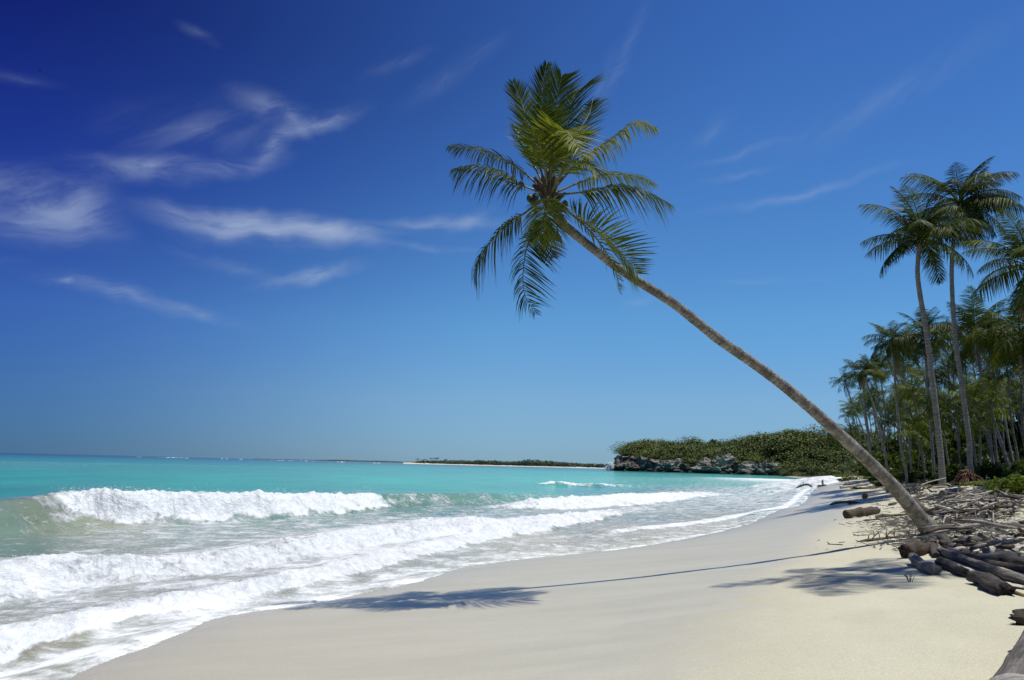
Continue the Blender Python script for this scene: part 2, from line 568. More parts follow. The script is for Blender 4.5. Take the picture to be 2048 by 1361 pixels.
def mat_canopy(name, a, bcol, scale):
    m, t, b, o = material(name)
    geo = t.new('ShaderNodeNewGeometry')
    n = t.noise(geo.outputs['Position'], scale, 5, 0.65)
    k = t.math('ADD', n, t.math('MULTIPLY', t.math('SUBTRACT', geo.outputs['Random Per Island'], 0.5), 0.14))
    c = t.mix(t.smooth(k, 0.3, 0.72), (*a, 1), (*bcol, 1))
    t.l.new(c, b.inputs['Base Color'])
    b.inputs['Roughness'].default_value = 0.7
    b.inputs['Specular IOR Level'].default_value = 0.2
    return m


M = dict(
    sand=mat_sand(), water=mat_water(), rock=mat_rock(),
    frond=mat_leaf('palm_frond_green', (0.014, 0.029, 0.005), (0.100, 0.135, 0.018), (0.28, 0.22, 0.06), 0.22, 0.45),
    frond_y=mat_leaf('palm_frond_yellow', (0.05, 0.072, 0.010), (0.20, 0.225, 0.032), (0.38, 0.29, 0.09), 0.28, 0.45),
    frond_dry=mat_leaf('palm_frond_dry', (0.10, 0.07, 0.025), (0.24, 0.17, 0.07), (0.3, 0.2, 0.08), 0.2, 0.8),
    frond_b=mat_leaf('palm_frond_grove', (0.011, 0.022, 0.004), (0.092, 0.122, 0.016), (0.24, 0.185, 0.055), 0.17, 0.5),
    rachis=mat_plain('frond_stalk', (0.14, 0.14, 0.04), 0.5),
    trunk=mat_trunk('palm_bark', (0.145, 0.127, 0.102), (0.37, 0.338, 0.285), (0.075, 0.062, 0.048), 1.15, 0.36),
    trunk_g=mat_trunk('palm_bark_grey', (0.21, 0.195, 0.165), (0.33, 0.31, 0.27), (0.14, 0.125, 0.10)),
    trunk_shade=mat_trunk('palm_bark_shaded', (0.15, 0.138, 0.115), (0.27, 0.252, 0.21), (0.10, 0.09, 0.072)),  # darker copy of the grey bark, crown shade put into its colour
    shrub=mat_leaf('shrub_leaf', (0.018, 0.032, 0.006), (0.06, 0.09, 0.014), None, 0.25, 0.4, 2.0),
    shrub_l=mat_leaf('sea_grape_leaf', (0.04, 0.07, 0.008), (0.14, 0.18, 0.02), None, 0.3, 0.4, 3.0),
    vine=mat_leaf('creeper_leaf', (0.04, 0.06, 0.012), (0.13, 0.15, 0.035), None, 0.25, 0.5, 1.0),
    grey=mat_wood('driftwood_grey', (0.12, 0.104, 0.088), (0.29, 0.262, 0.225), (0.07, 0.058, 0.048)),
    pale=mat_wood('driftwood_bleached', (0.34, 0.31, 0.26), (0.58, 0.54, 0.46), (0.22, 0.195, 0.155)),
    brown=mat_wood('driftwood_brown', (0.075, 0.050, 0.030), (0.165, 0.115, 0.07), (0.042, 0.028, 0.018)),
    dark=mat_wood('driftwood_dark', (0.045, 0.036, 0.028), (0.10, 0.08, 0.06), (0.025, 0.02, 0.016)),
    straw=mat_wood('cane_yellow', (0.26, 0.19, 0.06), (0.38, 0.30, 0.11), (0.14, 0.09, 0.03)),
    husk=mat_plain('coconut_husk', (0.20, 0.13, 0.05), 0.8, 0.5, 30),
    nut=mat_plain('green_coconut', (0.045, 0.05, 0.012), 0.6, 0.3, 12),
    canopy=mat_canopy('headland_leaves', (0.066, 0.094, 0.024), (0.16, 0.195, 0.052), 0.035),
    canopy_far=mat_canopy('island_leaves', (0.075, 0.105, 0.07), (0.13, 0.165, 0.10), 0.03),  # distance haze put into the leaf colour as a paler, greyer green
    soil=mat_plain('headland_soil', (0.045, 0.05, 0.022), 0.9, 0.4, 0.2),
    beach_far=mat_plain('island_sand', (0.52, 0.50, 0.42), 0.9, 0.1, 0.02),
    spray=mat_plain('sea_spray', (0.86, 0.88, 0.89), 0.8, 0.04, 1.0),
    bird=mat_plain('bird_feathers', (0.02, 0.02, 0.022), 0.7, 0.2, 10),
    roots=mat_plain('root_mass', (0.13, 0.065, 0.035), 0.9, 0.5, 4),
)

# ------------------------------------------------------------------ the lie of the land
EDGE_PX = [(-700, 1700), (-250, 1540), (20, 1420), (130, 1361), (230, 1312), (330, 1280), (420, 1243), (500, 1224), (560, 1215), (640, 1207), (760, 1181),
           (870, 1152), (930, 1136), (1000, 1124), (1100, 1113), (1200, 1104), (1330, 1086), (1430, 1066), (1520, 1042), (1600, 1014),
           (1650, 995)]
EDGE = [tuple(at_z(x, y, 0.12)[:2]) for x, y in EDGE_PX]
EDGE += [(56, 130), (80, 200), (118, 320), (158, 470), (300, 620), (900, 900), (3000, 1300)]
EDGE = np.array([(-5.6, -60), (-5.4, -10)] + [e for e in EDGE if e[1] > 4])
CTRL = [at_z(x, y, z) for x, y, z in [
    (1600, 1250, 1.0), (1300, 1300, 0.78), (1000, 1300, 0.55), (700, 1300, 0.36), (1900, 1300, 1.22), (1865, 1072, 1.24), (1700, 1150, 1.1),
    (1400, 1130, 0.66), (1640, 1090, 0.95), (1200, 1140, 0.45), (1700, 1035, 0.95), (2000, 1065, 1.5), (2030, 1003, 1.9),
    (1885, 978, 1.95), (1760, 988, 1.5), (1800, 1030, 1.35), (1700, 961, 1.95), (1650, 953, 2.1), (2040, 1180, 1.3), (1950, 1010, 1.8),
    (2000, 975, 2.15)]]
CTRL = [tuple(c) for c in CTRL]
CTRL += [(x, y, 0.12) for x, y in EDGE[1:26]]
CTRL += [(6, 0, 1.25), (3, 2, 0.95), (15, 3, 1.5), (25, -20, 1.9), (60, -20, 2.2), (30, 20, 2.3), (40, 40, 2.7), (32, 42, 2.6), (60, 60, 2.9), (50, 75, 2.6),
         (70, 110, 2.6), (90, 90, 3.0), (100, 180, 2.6), (140, 150, 3.0), (150, 300, 2.6), (200, 300, 3.0), (300, 200, 3.2), (300, 500, 3.2), (200, 20, 3.0),
         (600, 300, 3.2), (0, -60, 0.8), (40, -80, 2.2)]
# sea bed on the seaward side
_nrm = []
for i in range(1, len(EDGE) - 3):
    d = EDGE[i + 1] - EDGE[i - 1]; d = d / np.linalg.norm(d)
    nrm = np.array([-d[1], d[0]])
    CTRL.append((*(EDGE[i] + nrm * 2.0), -0.22)); CTRL.append((*(EDGE[i] + nrm * 9.0), -1.1))
CTRL += [(-60, 20, -3), (-60, 100, -3), (0, 160, -3), (60, 300, -3), (-100, -60, -3), (100, 500, -3)]
CTRL = np.array(CTRL)


def _phi(r2): return np.sqrt(r2 + 4.0)


_D = ((CTRL[:, None, :2] - CTRL[None, :, :2]) ** 2).sum(-1)
_Wt = np.linalg.solve(_phi(_D) + np.eye(len(CTRL)) * -0.15, CTRL[:, 2] - 1.0)


def gz_exact(X, Y):
    X = np.asarray(X, float); Y = np.asarray(Y, float)
    sh = X.shape; X = X.ravel(); Y = Y.ravel()
    out = np.empty(len(X))
    for a in range(0, len(X), 40000):
        r2 = (X[a:a + 40000, None] - CTRL[None, :, 0]) ** 2 + (Y[a:a + 40000, None] - CTRL[None, :, 1]) ** 2
        out[a:a + 40000] = 1.0 + _phi(r2) @ _Wt
    sd, _ = poly_near(X, Y, EDGE)                  # left of the line is the sea
    out = np.where(sd > 12, np.minimum(out, -1.0), out)
    dry = sstep(-sd, 3, 9)
    out = out + dry * (0.05 * fbm(X * 0.35, Y * 0.35, 0, 3) + 0.012 * fbm(X * 2.1, Y * 2.1, 3, 2))
    return np.clip(out, -4, 4.5).reshape(sh)


_TT = np.radians(np.linspace(-180, 180, 721)); _LR = np.linspace(math.log(0.4), math.log(3000), 640)
_gt, _gr2 = np.meshgrid(_TT, np.exp(_LR))
_TAB = gz_exact(_gr2 * np.sin(_gt), _gr2 * np.cos(_gt))


def gz(X, Y):
    X = np.asarray(X, float); Y = np.asarray(Y, float)
    a = (np.arctan2(X, Y) - _TT[0]) / (_TT[1] - _TT[0])
    b = (np.log(np.maximum(np.hypot(X, Y), 0.41)) - _LR[0]) / (_LR[1] - _LR[0])
    a = np.clip(a, 0, 719.999); b = np.clip(b, 0, 638.999)
    i = a.astype(int); j = b.astype(int); u = a - i; v = b - j
    return (_TAB[j, i] * (1 - u) * (1 - v) + _TAB[j, i + 1] * u * (1 - v) + _TAB[j + 1, i] * (1 - u) * v + _TAB[j + 1, i + 1] * u * v)


def gz1(x, y): return float(gz(np.array([x]), np.array([y]))[0])


def ground(px, py, near=3.0, far=300.0):
    """world point where the view ray of a pixel meets the ground"""
    d = ray(px, py)
    ts = np.geomspace(near, far, 500)
    P = EYE + ts[:, None] * d
    h = P[:, 2] - gz(P[:, 0], P[:, 1])
    k = np.argmax(h < 0)
    if h[k] >= 0: k = len(ts) - 1
    a, b = ts[max(k - 1, 0)], ts[k]
    for _ in range(20):
        m = 0.5 * (a + b); p = EYE + m * d
        if p[2] - gz1(p[0], p[1]) < 0: b = m
        else: a = m
    return EYE + 0.5 * (a + b) * d


def polar_grid(th, r):
    T, R = np.meshgrid(th, r)
    X = R * np.sin(T); Y = R * np.cos(T)
    nr, nt = len(r), len(th)
    i = np.arange(nr - 1)[:, None] * nt; j = np.arange(nt - 1)[None, :]
    Q = np.stack([i + j, i + j + 1, i + nt + j + 1, i + nt + j], -1).reshape(-1, 4)
    return X.ravel(), Y.ravel(), Q[:, ::-1]


def compact(V, Q, keep, *attrs):
    Q = Q[keep]
    used = np.zeros(len(V), bool); used[Q.ravel()] = True
    idx = np.cumsum(used) - 1
    return (V[used], idx[Q]) + tuple(a[used] for a in attrs)


WET_PX = [(1180, 1700, 0.9), (1330, 1480, 0.9), (1440, 1361, 0.9), (1480, 1300, 0.9), (1530, 1230, 0.95), (1555, 1190, 0.95), (1560, 1160, 0.95), (1640, 1110, 0.95), (1655, 1075, 0.95), (1700, 1048, 0.95),
          (1730, 1015, 0.95), (1725, 990, 1.0), (1680, 968, 1.0), (1630, 957, 1.0)]
WETL = np.array([at_z(*p)[:2] for p in WET_PX] + [(160, 440)])


def build_sand():
    th = np.concatenate([np.radians(np.linspace(-120, -41, 40)), np.radians(np.linspace(-40, 40, 420)), np.radians(np.linspace(41, 120, 40))])
    r = np.concatenate([np.geomspace(0.6, 160, 420), np.geomspace(170, 1800, 40)])
    X, Y, Q = polar_grid(th, r)
    Z = gz(X, Y)
    sd, _ = poly_near(X, Y, EDGE)
    wd, _ = poly_near(X, Y, WETL)
    wet = 0.5 + np.clip(wd / 3.2, -0.7, 0.7)
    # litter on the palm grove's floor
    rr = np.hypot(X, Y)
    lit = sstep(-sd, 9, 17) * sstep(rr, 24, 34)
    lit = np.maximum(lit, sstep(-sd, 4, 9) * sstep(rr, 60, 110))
    V = np.stack([X, Y, Z], 1)
    keep = (sd[Q].min(1) < 14)
    soak = np.exp(-np.clip(-sd + 0.25 * fbm(X * 0.4, Y * 0.4, 6, 2), 0, 50) / 0.9)
    V, Q, wet, lit, soak = compact(V, Q, keep, wet, lit, soak)
    me = mesh_np('sand', V, Q)
    add_attr(me, 'wet', wet); add_attr(me, 'litter', lit); add_attr(me, 'soak', soak)
    tag(link('beach_sand', me, M['sand']), 'pale sand beach sloping down to the surf, damp near the water', 'beach', kind='structure')


# ------------------------------------------------------------------ the sea
def wave_line(rows):
    P = np.array([at_z(x, y, h)[:2] for x, y, h, f in rows])
    return P, np.array([r[2] for r in rows]), np.array([r[3] for r in rows])


WAVES = [  # crest pixels with crest height (m) and foam; front width, back width, foam reach down the face
    dict(rows=[(-420, 1062, .7, .2), (-150, 1018, .9, .15), (0, 1001, 1.05, .12), (60, 994, 1.08, .2), (110, 989, 1.1, .75), (160, 984, 1.15, 1.1), (250, 983, 1.2, 1.1), (400, 987, 1.1, 1.1), (520, 988, 1.05, 1.1),
               (640, 990, .9, 1.1), (735, 989, .75, 1.1), (752, 988, .72, .3), (850, 987, .65, .22), (950, 987, .6, .2), (1050, 990, .35, .2), (1130, 992, .05, .2)],
         wf=0.8, wb=3.6, reach=1.25, lump=0.15),
    dict(rows=[(990, 1008, .1, .2), (1030, 1004, .3, .8), (1070, 999, .5, 1.1), (1130, 995, .6, 1.1), (1210, 991, .6, 1.1), (1290, 988, .5, 1.1), (1330, 987, .35, 1.0), (1420, 985, .15, .8)],
         wf=1.1, wb=3.0, reach=3.0, lump=0.13),
    dict(rows=[(1085, 966, .0, 0), (1108, 963, .55, 1.0), (1132, 964, .5, 1.0), (1150, 967, .1, .2), (1185, 967, .45, .8), (1215, 968, .4, .7), (1260, 970, .25, .1), (1320, 973, .0, 0)],
         wf=1.2, wb=5.0, reach=1.6, lump=0.1),
    dict(rows=[(-400, 1215, .5, 1.0), (-120, 1150, .5, 1.0), (0, 1132, .42, 1.0), (90, 1116, .44, 1.05), (250, 1114, .38, 1.0), (400, 1109, .36, 1.0), (520, 1094, .38, 1.05), (640, 1075, .42, 1.1), (740, 1058, .5, 1.05), (800, 1048, .55, 1.1),
               (860, 1039, .66, 1.15), (950, 1034, .66, 1.15), (1000, 1040, .5, 1.1), (1050, 1038, .42, 1.1), (1120, 1030, .36, 1.0), (1200, 1022, .22, .8), (1290, 1013, .1, .6)],
         wf=0.75, wb=2.6, reach=1.25, lump=0.11),
    dict(rows=[(-300, 1380, .2, 1.0), (-100, 1290, .22, 1.0), (0, 1260, .17, 1.1), (130, 1233, .17, 1.1), (250, 1210, .17, 1.05), (400, 1183, .17, 1.05), (520, 1160, .18, 1.1), (640, 1135, .18, 1.1), (750, 1110, .2, 1.1), (870, 1082, .22, 1.1), (950, 1066, .24, 1.1), (1020, 1054, .2, 1.0), (1080, 1043, .1, .6)],
         wf=0.45, wb=1.6, reach=0.7, lump=0.07),
    dict(rows=[(1180, 1075, .02, .4), (1240, 1058, .06, .9), (1330, 1050, .08, 1.0), (1400, 1042, .08, 1.0), (1480, 1029, .1, 1.0), (1560, 1014, .08, .9), (1620, 1000, .05, .9)],
         wf=0.25, wb=1.2, reach=0.5, lump=0.03),
]
FOAM_PTS = [  # pixel, loose foam between the waves
    (0, 960, 0), (500, 950, 0), (200, 972, 0), (350, 974, 0), (520, 974, 0), (680, 974, 0), (250, 955, 0), (400, 958, 0), (600, 958, 0), (750, 955, 0), (880, 972, 0), (1060, 972, .02), (100, 980, 0), (1000, 950, 0.0), (1250, 950, 0.02), (1450, 951, 0.2), (1540, 953, 0.75), (1590, 960, 0.9), (1640, 982, 0.9), (1560, 978, .72), (1450, 970, .38), (1330, 965, .2),
    (1000, 970, 0.0), (800, 970, 0), (1150, 978, .10), (1250, 978, .25), (1380, 990, .6), (1480, 1000, .62), (1380, 1012, .55), (1250, 1030, .42), (1150, 1050, .4), (1200, 1085, .5), (1000, 1100, .6), (1100, 1100, .6), (1350, 1065, .5),
    (1450, 1040, .4), (900, 1130, .5), (1250, 1000, .5),
    (0, 1040, .10), (60, 1070, .12), (130, 1050, .22), (200, 1080, .52), (350, 1070, .63), (450, 1060, .6), (550, 1048, .46), (700, 1035, .4), (800, 1015, .22), (950, 1010, .3), (1000, 1025, .55), (640, 1060, .66), (720, 1045, .62), (300, 1085, .55),
    (450, 1085, .62), (250, 1098, .5), (60, 1100, .15), (900, 1020, .42), (560, 1072, .66),
    (60, 1180, .95), (200, 1170, .88), (300, 1160, .82), (420, 1145, .84), (560, 1125, .88), (650, 1108, .85), (120, 1210, .86), (700, 1095, 1.0), (760, 1085, 1.05), (880, 1060, 1.05), (640, 1115, 1.0), (700, 1106, 1.05), (560, 1136, .85), (800, 1078, 1.05), (740, 1093, 1.05), (820, 1080, 1.05), (600, 1124, .9), (250, 1185, .66),
    (50, 1287, .34), (160, 1262, .42), (300, 1236, .62), (80, 1332, .74), (200, 1300, .72), (0, 1355, .72), (380, 1226, .75), (520, 1200, .72), (700, 1165, .66), (820, 1140, .62), (250, 1268, .66)]
TINT_PTS = [  # pixel, sRGB of the water body
    (0, 908, 22, 52, 80), (200, 913, 22, 54, 82), (400, 918, 24, 58, 84), (600, 922.5, 26, 66, 88), (800, 927, 32, 84, 98), (1200, 941, 44, 130, 132), (0, 913, 40, 120, 122), (400, 923, 46, 136, 132),
    (0, 918, 50, 156, 146), (400, 930, 56, 166, 152), (800, 940, 64, 182, 162), (1200, 948, 74, 196, 172), (1400, 955, 80, 194, 174),
    (0, 955, 60, 178, 154), (400, 960, 70, 188, 162), (800, 962, 82, 202, 172), (1100, 960, 90, 206, 178), (1300, 962, 104, 202, 180),
    (0, 990, 54, 160, 142), (500, 980, 68, 182, 160), (850, 980, 84, 188, 162), (1050, 980, 98, 192, 168),
    (1500, 960, 120, 180, 176), (1400, 985, 118, 160, 162), (1200, 985, 100, 170, 166),
    (0, 1020, 128, 138, 118), (80, 1050, 128, 136, 120), (0, 1090, 116, 138, 130), (250, 1055, 148, 150, 130), (400, 1060, 116, 152, 144), (600, 1040, 110, 146, 138),
    (800, 1010, 106, 140, 130), (900, 1020, 116, 150, 146), (700, 1030, 104, 140, 132), (1000, 1040, 120, 160, 158),
    (1150, 1050, 150, 158, 152), (1300, 1040, 158, 166, 164), (1500, 1010, 166, 176, 178), (300, 1160, 150, 142, 116), (100, 1160, 120, 146, 130), (600, 1120, 152, 146, 122),
    (60, 1290, 140, 134, 110), (300, 1260, 170, 168, 160), (700, 1180, 168, 164, 154), (1100, 1090, 196, 184, 158), (1300, 1075, 200, 186, 160), (1400, 1058, 196, 184, 164), (1250, 1062, 188, 178, 158)]


def s2l(c):
    c = np.asarray(c, float) / 255
    return np.where(c < 0.04045, c / 12.92, ((c + 0.055) / 1.055) ** 2.4)


def idw(az, iv, pts, vals, p=3.0):
    """inverse distance weighting over bearing and depression angle"""
    num = 0; den = 0
    for (a, v), val in zip(pts, vals):
        w = 1.0 / (((az - a) ** 2 + (0.3 * np.log(iv / v)) ** 2) ** (p / 2) + 1e-6)
        num = num + w[:, None] * np.atleast_1d(val)[None, :]; den = den + w
    return num / den[:, None]


def bear(px, py):
    P = at_z(px, py, 0.0)
    r = math.hypot(P[0], P[1])
    return math.atan2(P[0], P[1]), EYE[2] / r


def sea_level(X, Y):
    """height, foam, thinness of the sea surface"""
    az = np.arctan2(X, Y); r = np.hypot(X, Y); iv = EYE[2] / np.maximum(r, 1)
    sd, _ = poly_near(X, Y, EDGE)
    lob = 0.30 * fbm(X * 0.42, Y * 0.42, 1, 3) + 0.06 * fbm(X * 2.2, Y * 2.2, 4, 2)
    s = sd + lob                                        # >0 on the water
    near = np.exp(-(r / 90) ** 2)
    h = 0.045 * fbm(X * 0.30, Y * 0.22, 0, 4) * sstep(sd, 1.0, 5) + 0.05 * fbm(X * 0.10, Y * 0.05, 9, 3) * sstep(sd, 3, 12)
    foam = idw(az, iv, [bear(p[0], p[1]) for p in FOAM_PTS], [p[2] for p in FOAM_PTS])[:, 0]
    foam = np.where(r > 300, 0, foam) * sstep(az, -0.9, -0.75)
    wz = np.zeros_like(X)
    rough = 0.5 + 0.5 * fbm(X * 0.9, Y * 0.9, 2.2, 4)
    fine = fbm(X * 2.6, Y * 2.6, 7.7, 4, 0.6)
    for k, wv in enumerate(WAVES):
        P, hh, ff = wave_line(wv['rows'])
        q, par = poly_near(X, Y, P)
        n = np.arange(len(hh))
        H = np.interp(par, n, hh); Fm = np.interp(par, n, ff)
        endf = np.where((par <= 0) | (par >= len(hh) - 1), 0.0, 1.0)
        jag = 0.45 * fbm(X * 0.8, Y * 0.8, 11 + k, 3) * min(1.0, wv['reach'])
        qq = q + 0.5 * jag
        prof = np.where(qq > 0, np.exp(-(qq / wv['wb']) ** 2), np.exp(-(np.abs(qq) / wv['wf']) ** 2.2))
        face = sstep(-qq, -0.45, 0.0) * (1 - sstep(-qq + jag * 1.1, wv['reach'] * 0.75, wv['reach'] * 1.1))
        fl = np.clip(Fm * face, 0, 1.2) * endf
        # broken water: lumpy, torn crest and a bulging front
        on = sstep(Fm, 0.5, 0.9) * face
        lump = wv['lump'] * (1.5 * rough - 0.4 + 0.75 * fine) * on
        bulge = on * H * 0.45 * np.clip(1 - (np.abs(qq) / wv['reach']) ** 2, 0, 1) * (qq < 0)
        wave = H * prof * endf
        wz = np.maximum(wz, np.maximum(wave, bulge) + lump * sstep(H, 0, 0.15))
        foam = np.maximum(foam, np.where(Fm > 0.5, fl * 1.08, fl * 1.6))
        # trailing foam just behind a broken crest
        foam = np.maximum(foam, endf * sstep(Fm, 0.5, 1.0) * 0.75 * np.exp(-np.clip(q, 0, None) / (0.5 * wv['wb'])) * (q > -0.2))
    h = h + wz
    sand = gz(X, Y)
    thin = 1 - sstep(s, 0.3, 3.0)
    # swash sheet riding up on the sand
    film = sand + 0.004 + 0.03 * sstep(s, 0.0, 0.35) + 0.02 * np.clip(s, 0, 2)
    z = np.where(s > 0, np.maximum(h, film), sand - 0.06 - 0.2 * np.clip(-s, 0, 3))
    z = np.where(s > 12, h, z)
    # white rim of the swash
    rim = np.exp(-((s - 0.10) / 0.09) ** 2) * 0.75
    foam = np.maximum(foam, rim * (0.6 + 0.6 * rough))
    foam = np.where(s < 0, 0, foam)
    return z, np.clip(foam, 0, 1.25), thin, s


def build_sea():
    th = np.radians(np.concatenate([np.linspace(-125, -39, 50), np.linspace(-38.5, 38.5, 900), np.linspace(39, 75, 20)]))
    r = np.concatenate([np.geomspace(3.5, 8, 30)[:-1], np.geomspace(8, 60, 330)[:-1], np.geomspace(60, 170, 80)[:-1], np.geomspace(170, 12000, 120)])
    X, Y, Q = polar_grid(th, r)
    sd, _ = poly_near(X, Y, EDGE)
    ok = sd > -1.2
    keep = ok[Q].all(1)
    V0 = np.stack([X, Y, X * 0], 1)
    V, Q = compact(V0, Q, keep)
    X, Y = V[:, 0], V[:, 1]
    z, foam, thin, s = sea_level(X, Y)
    V[:, 2] = z
    az = np.arctan2(X, Y); iv = EYE[2] / np.maximum(np.hypot(X, Y), 1)
    tint = idw(az, iv, [bear(p[0], p[1]) for p in TINT_PTS], [s2l(p[2:]) for p in TINT_PTS], 3.2)
    # distant reef breakers near the horizon
    rr = np.hypot(X, Y)
    me = mesh_np('sea', V, Q)
    add_attr(me, 'foam', foam); add_attr(me, 'thin', thin); add_attr(me, 'tint', tint * np.array(WATER_GAIN), 'FLOAT_COLOR')
    tag(link('sea', me, M['water']), 'turquoise sea with white breakers rolling onto the beach', 'sea', kind='structure')


WATER_GAIN = (0.72, 0.77, 0.70)
build_sand()
build_sea()

# ------------------------------------------------------------------ far land: headland, island, far shore
def leaf_quads(C, size, rng, up=0.35):
    """one random quad per centre"""
    n = len(C)
    nrm = rng.normal(size=(n, 3)); nrm[:, 2] = np.abs(nrm[:, 2]) + up
    nrm /= np.linalg.norm(nrm, axis=1)[:, None]
    a = np.cross(nrm, rng.normal(size=(n, 3))); a /= np.linalg.norm(a, axis=1)[:, None] + 1e-9
    b = np.cross(nrm, a)
    s = np.broadcast_to(np.asarray(size, float), (n,)) * rng.uniform(0.6, 1.3, n)
    a = a * s[:, None]; b = b * (s * rng.uniform(0.5, 0.9, n))[:, None]
    V = np.stack([C - a, C - b * 0.9, C + a, C + b], 1).reshape(-1, 3)
    return V, np.arange(4 * n).reshape(-1, 4)


RIDGE = [(1236, 918), (1242, 903), (1252, 892), (1275, 882), (1300, 879), (1350, 882), (1400, 884), (1450, 884), (1480, 880), (1510, 874), (1550, 867), (1590, 862), (1625, 861), (1660, 864), (1700, 862), (1760, 864), (1850, 866), (1960, 872)]


HTHR = ([1236, 1290, 1340, 1400, 1440, 1475, 1530, 1570, 1600], [0.13, 0.085, 0.06, 0.035, 0.075, 0.04, 0.065, 0.01, 0.004])


def headland_xyz(u, v):
    """u: bearing as a frame column, v: 0 at the foot .. 1 at the back"""
    d0 = np.interp(u, [1230, 1400, 1560, 1700, 1960], [640, 560, 480, 440, 420])
    d = d0 + v * 170
    X = (u - 1024) / FPX * d; Y = d
    ry = np.interp(u, [p[0] for p in RIDGE], [p[1] for p in RIDGE])
    hy = 904.5 + 0.0246 * u
    top = (hy - ry) / FPX * (d0 + 95) + 1.5 - 6.0
    rocky = sstep(u, 1226, 1240) * (1 - sstep(u, 1500, 1545))
    cl = np.interp(u, [1230, 1280, 1340, 1400, 1430, 1470, 1510, 1550, 1700], [11, 11, 8, 6, 8, 6, 8, 3, 1.0])
    n = fbm(X * 0.06, Y * 0.06, 0, 4)
    cliff = cl * sstep(v + 0.02 * n, 0.0, 0.05)
    z = cliff + np.maximum(top - cl, 0) * sstep(v, 0.04, 0.55) * (1 - 0.7 * sstep(v, 0.75, 1.0))
    z = z + n * 1.6 * sstep(v, 0.03, 0.2)
    z = np.where(v <= 0, -2.0, z)
    z = np.where(u < 1238, np.minimum(z, 0.5 + (u - 1228) * 1.2), z)
    return X, Y, z


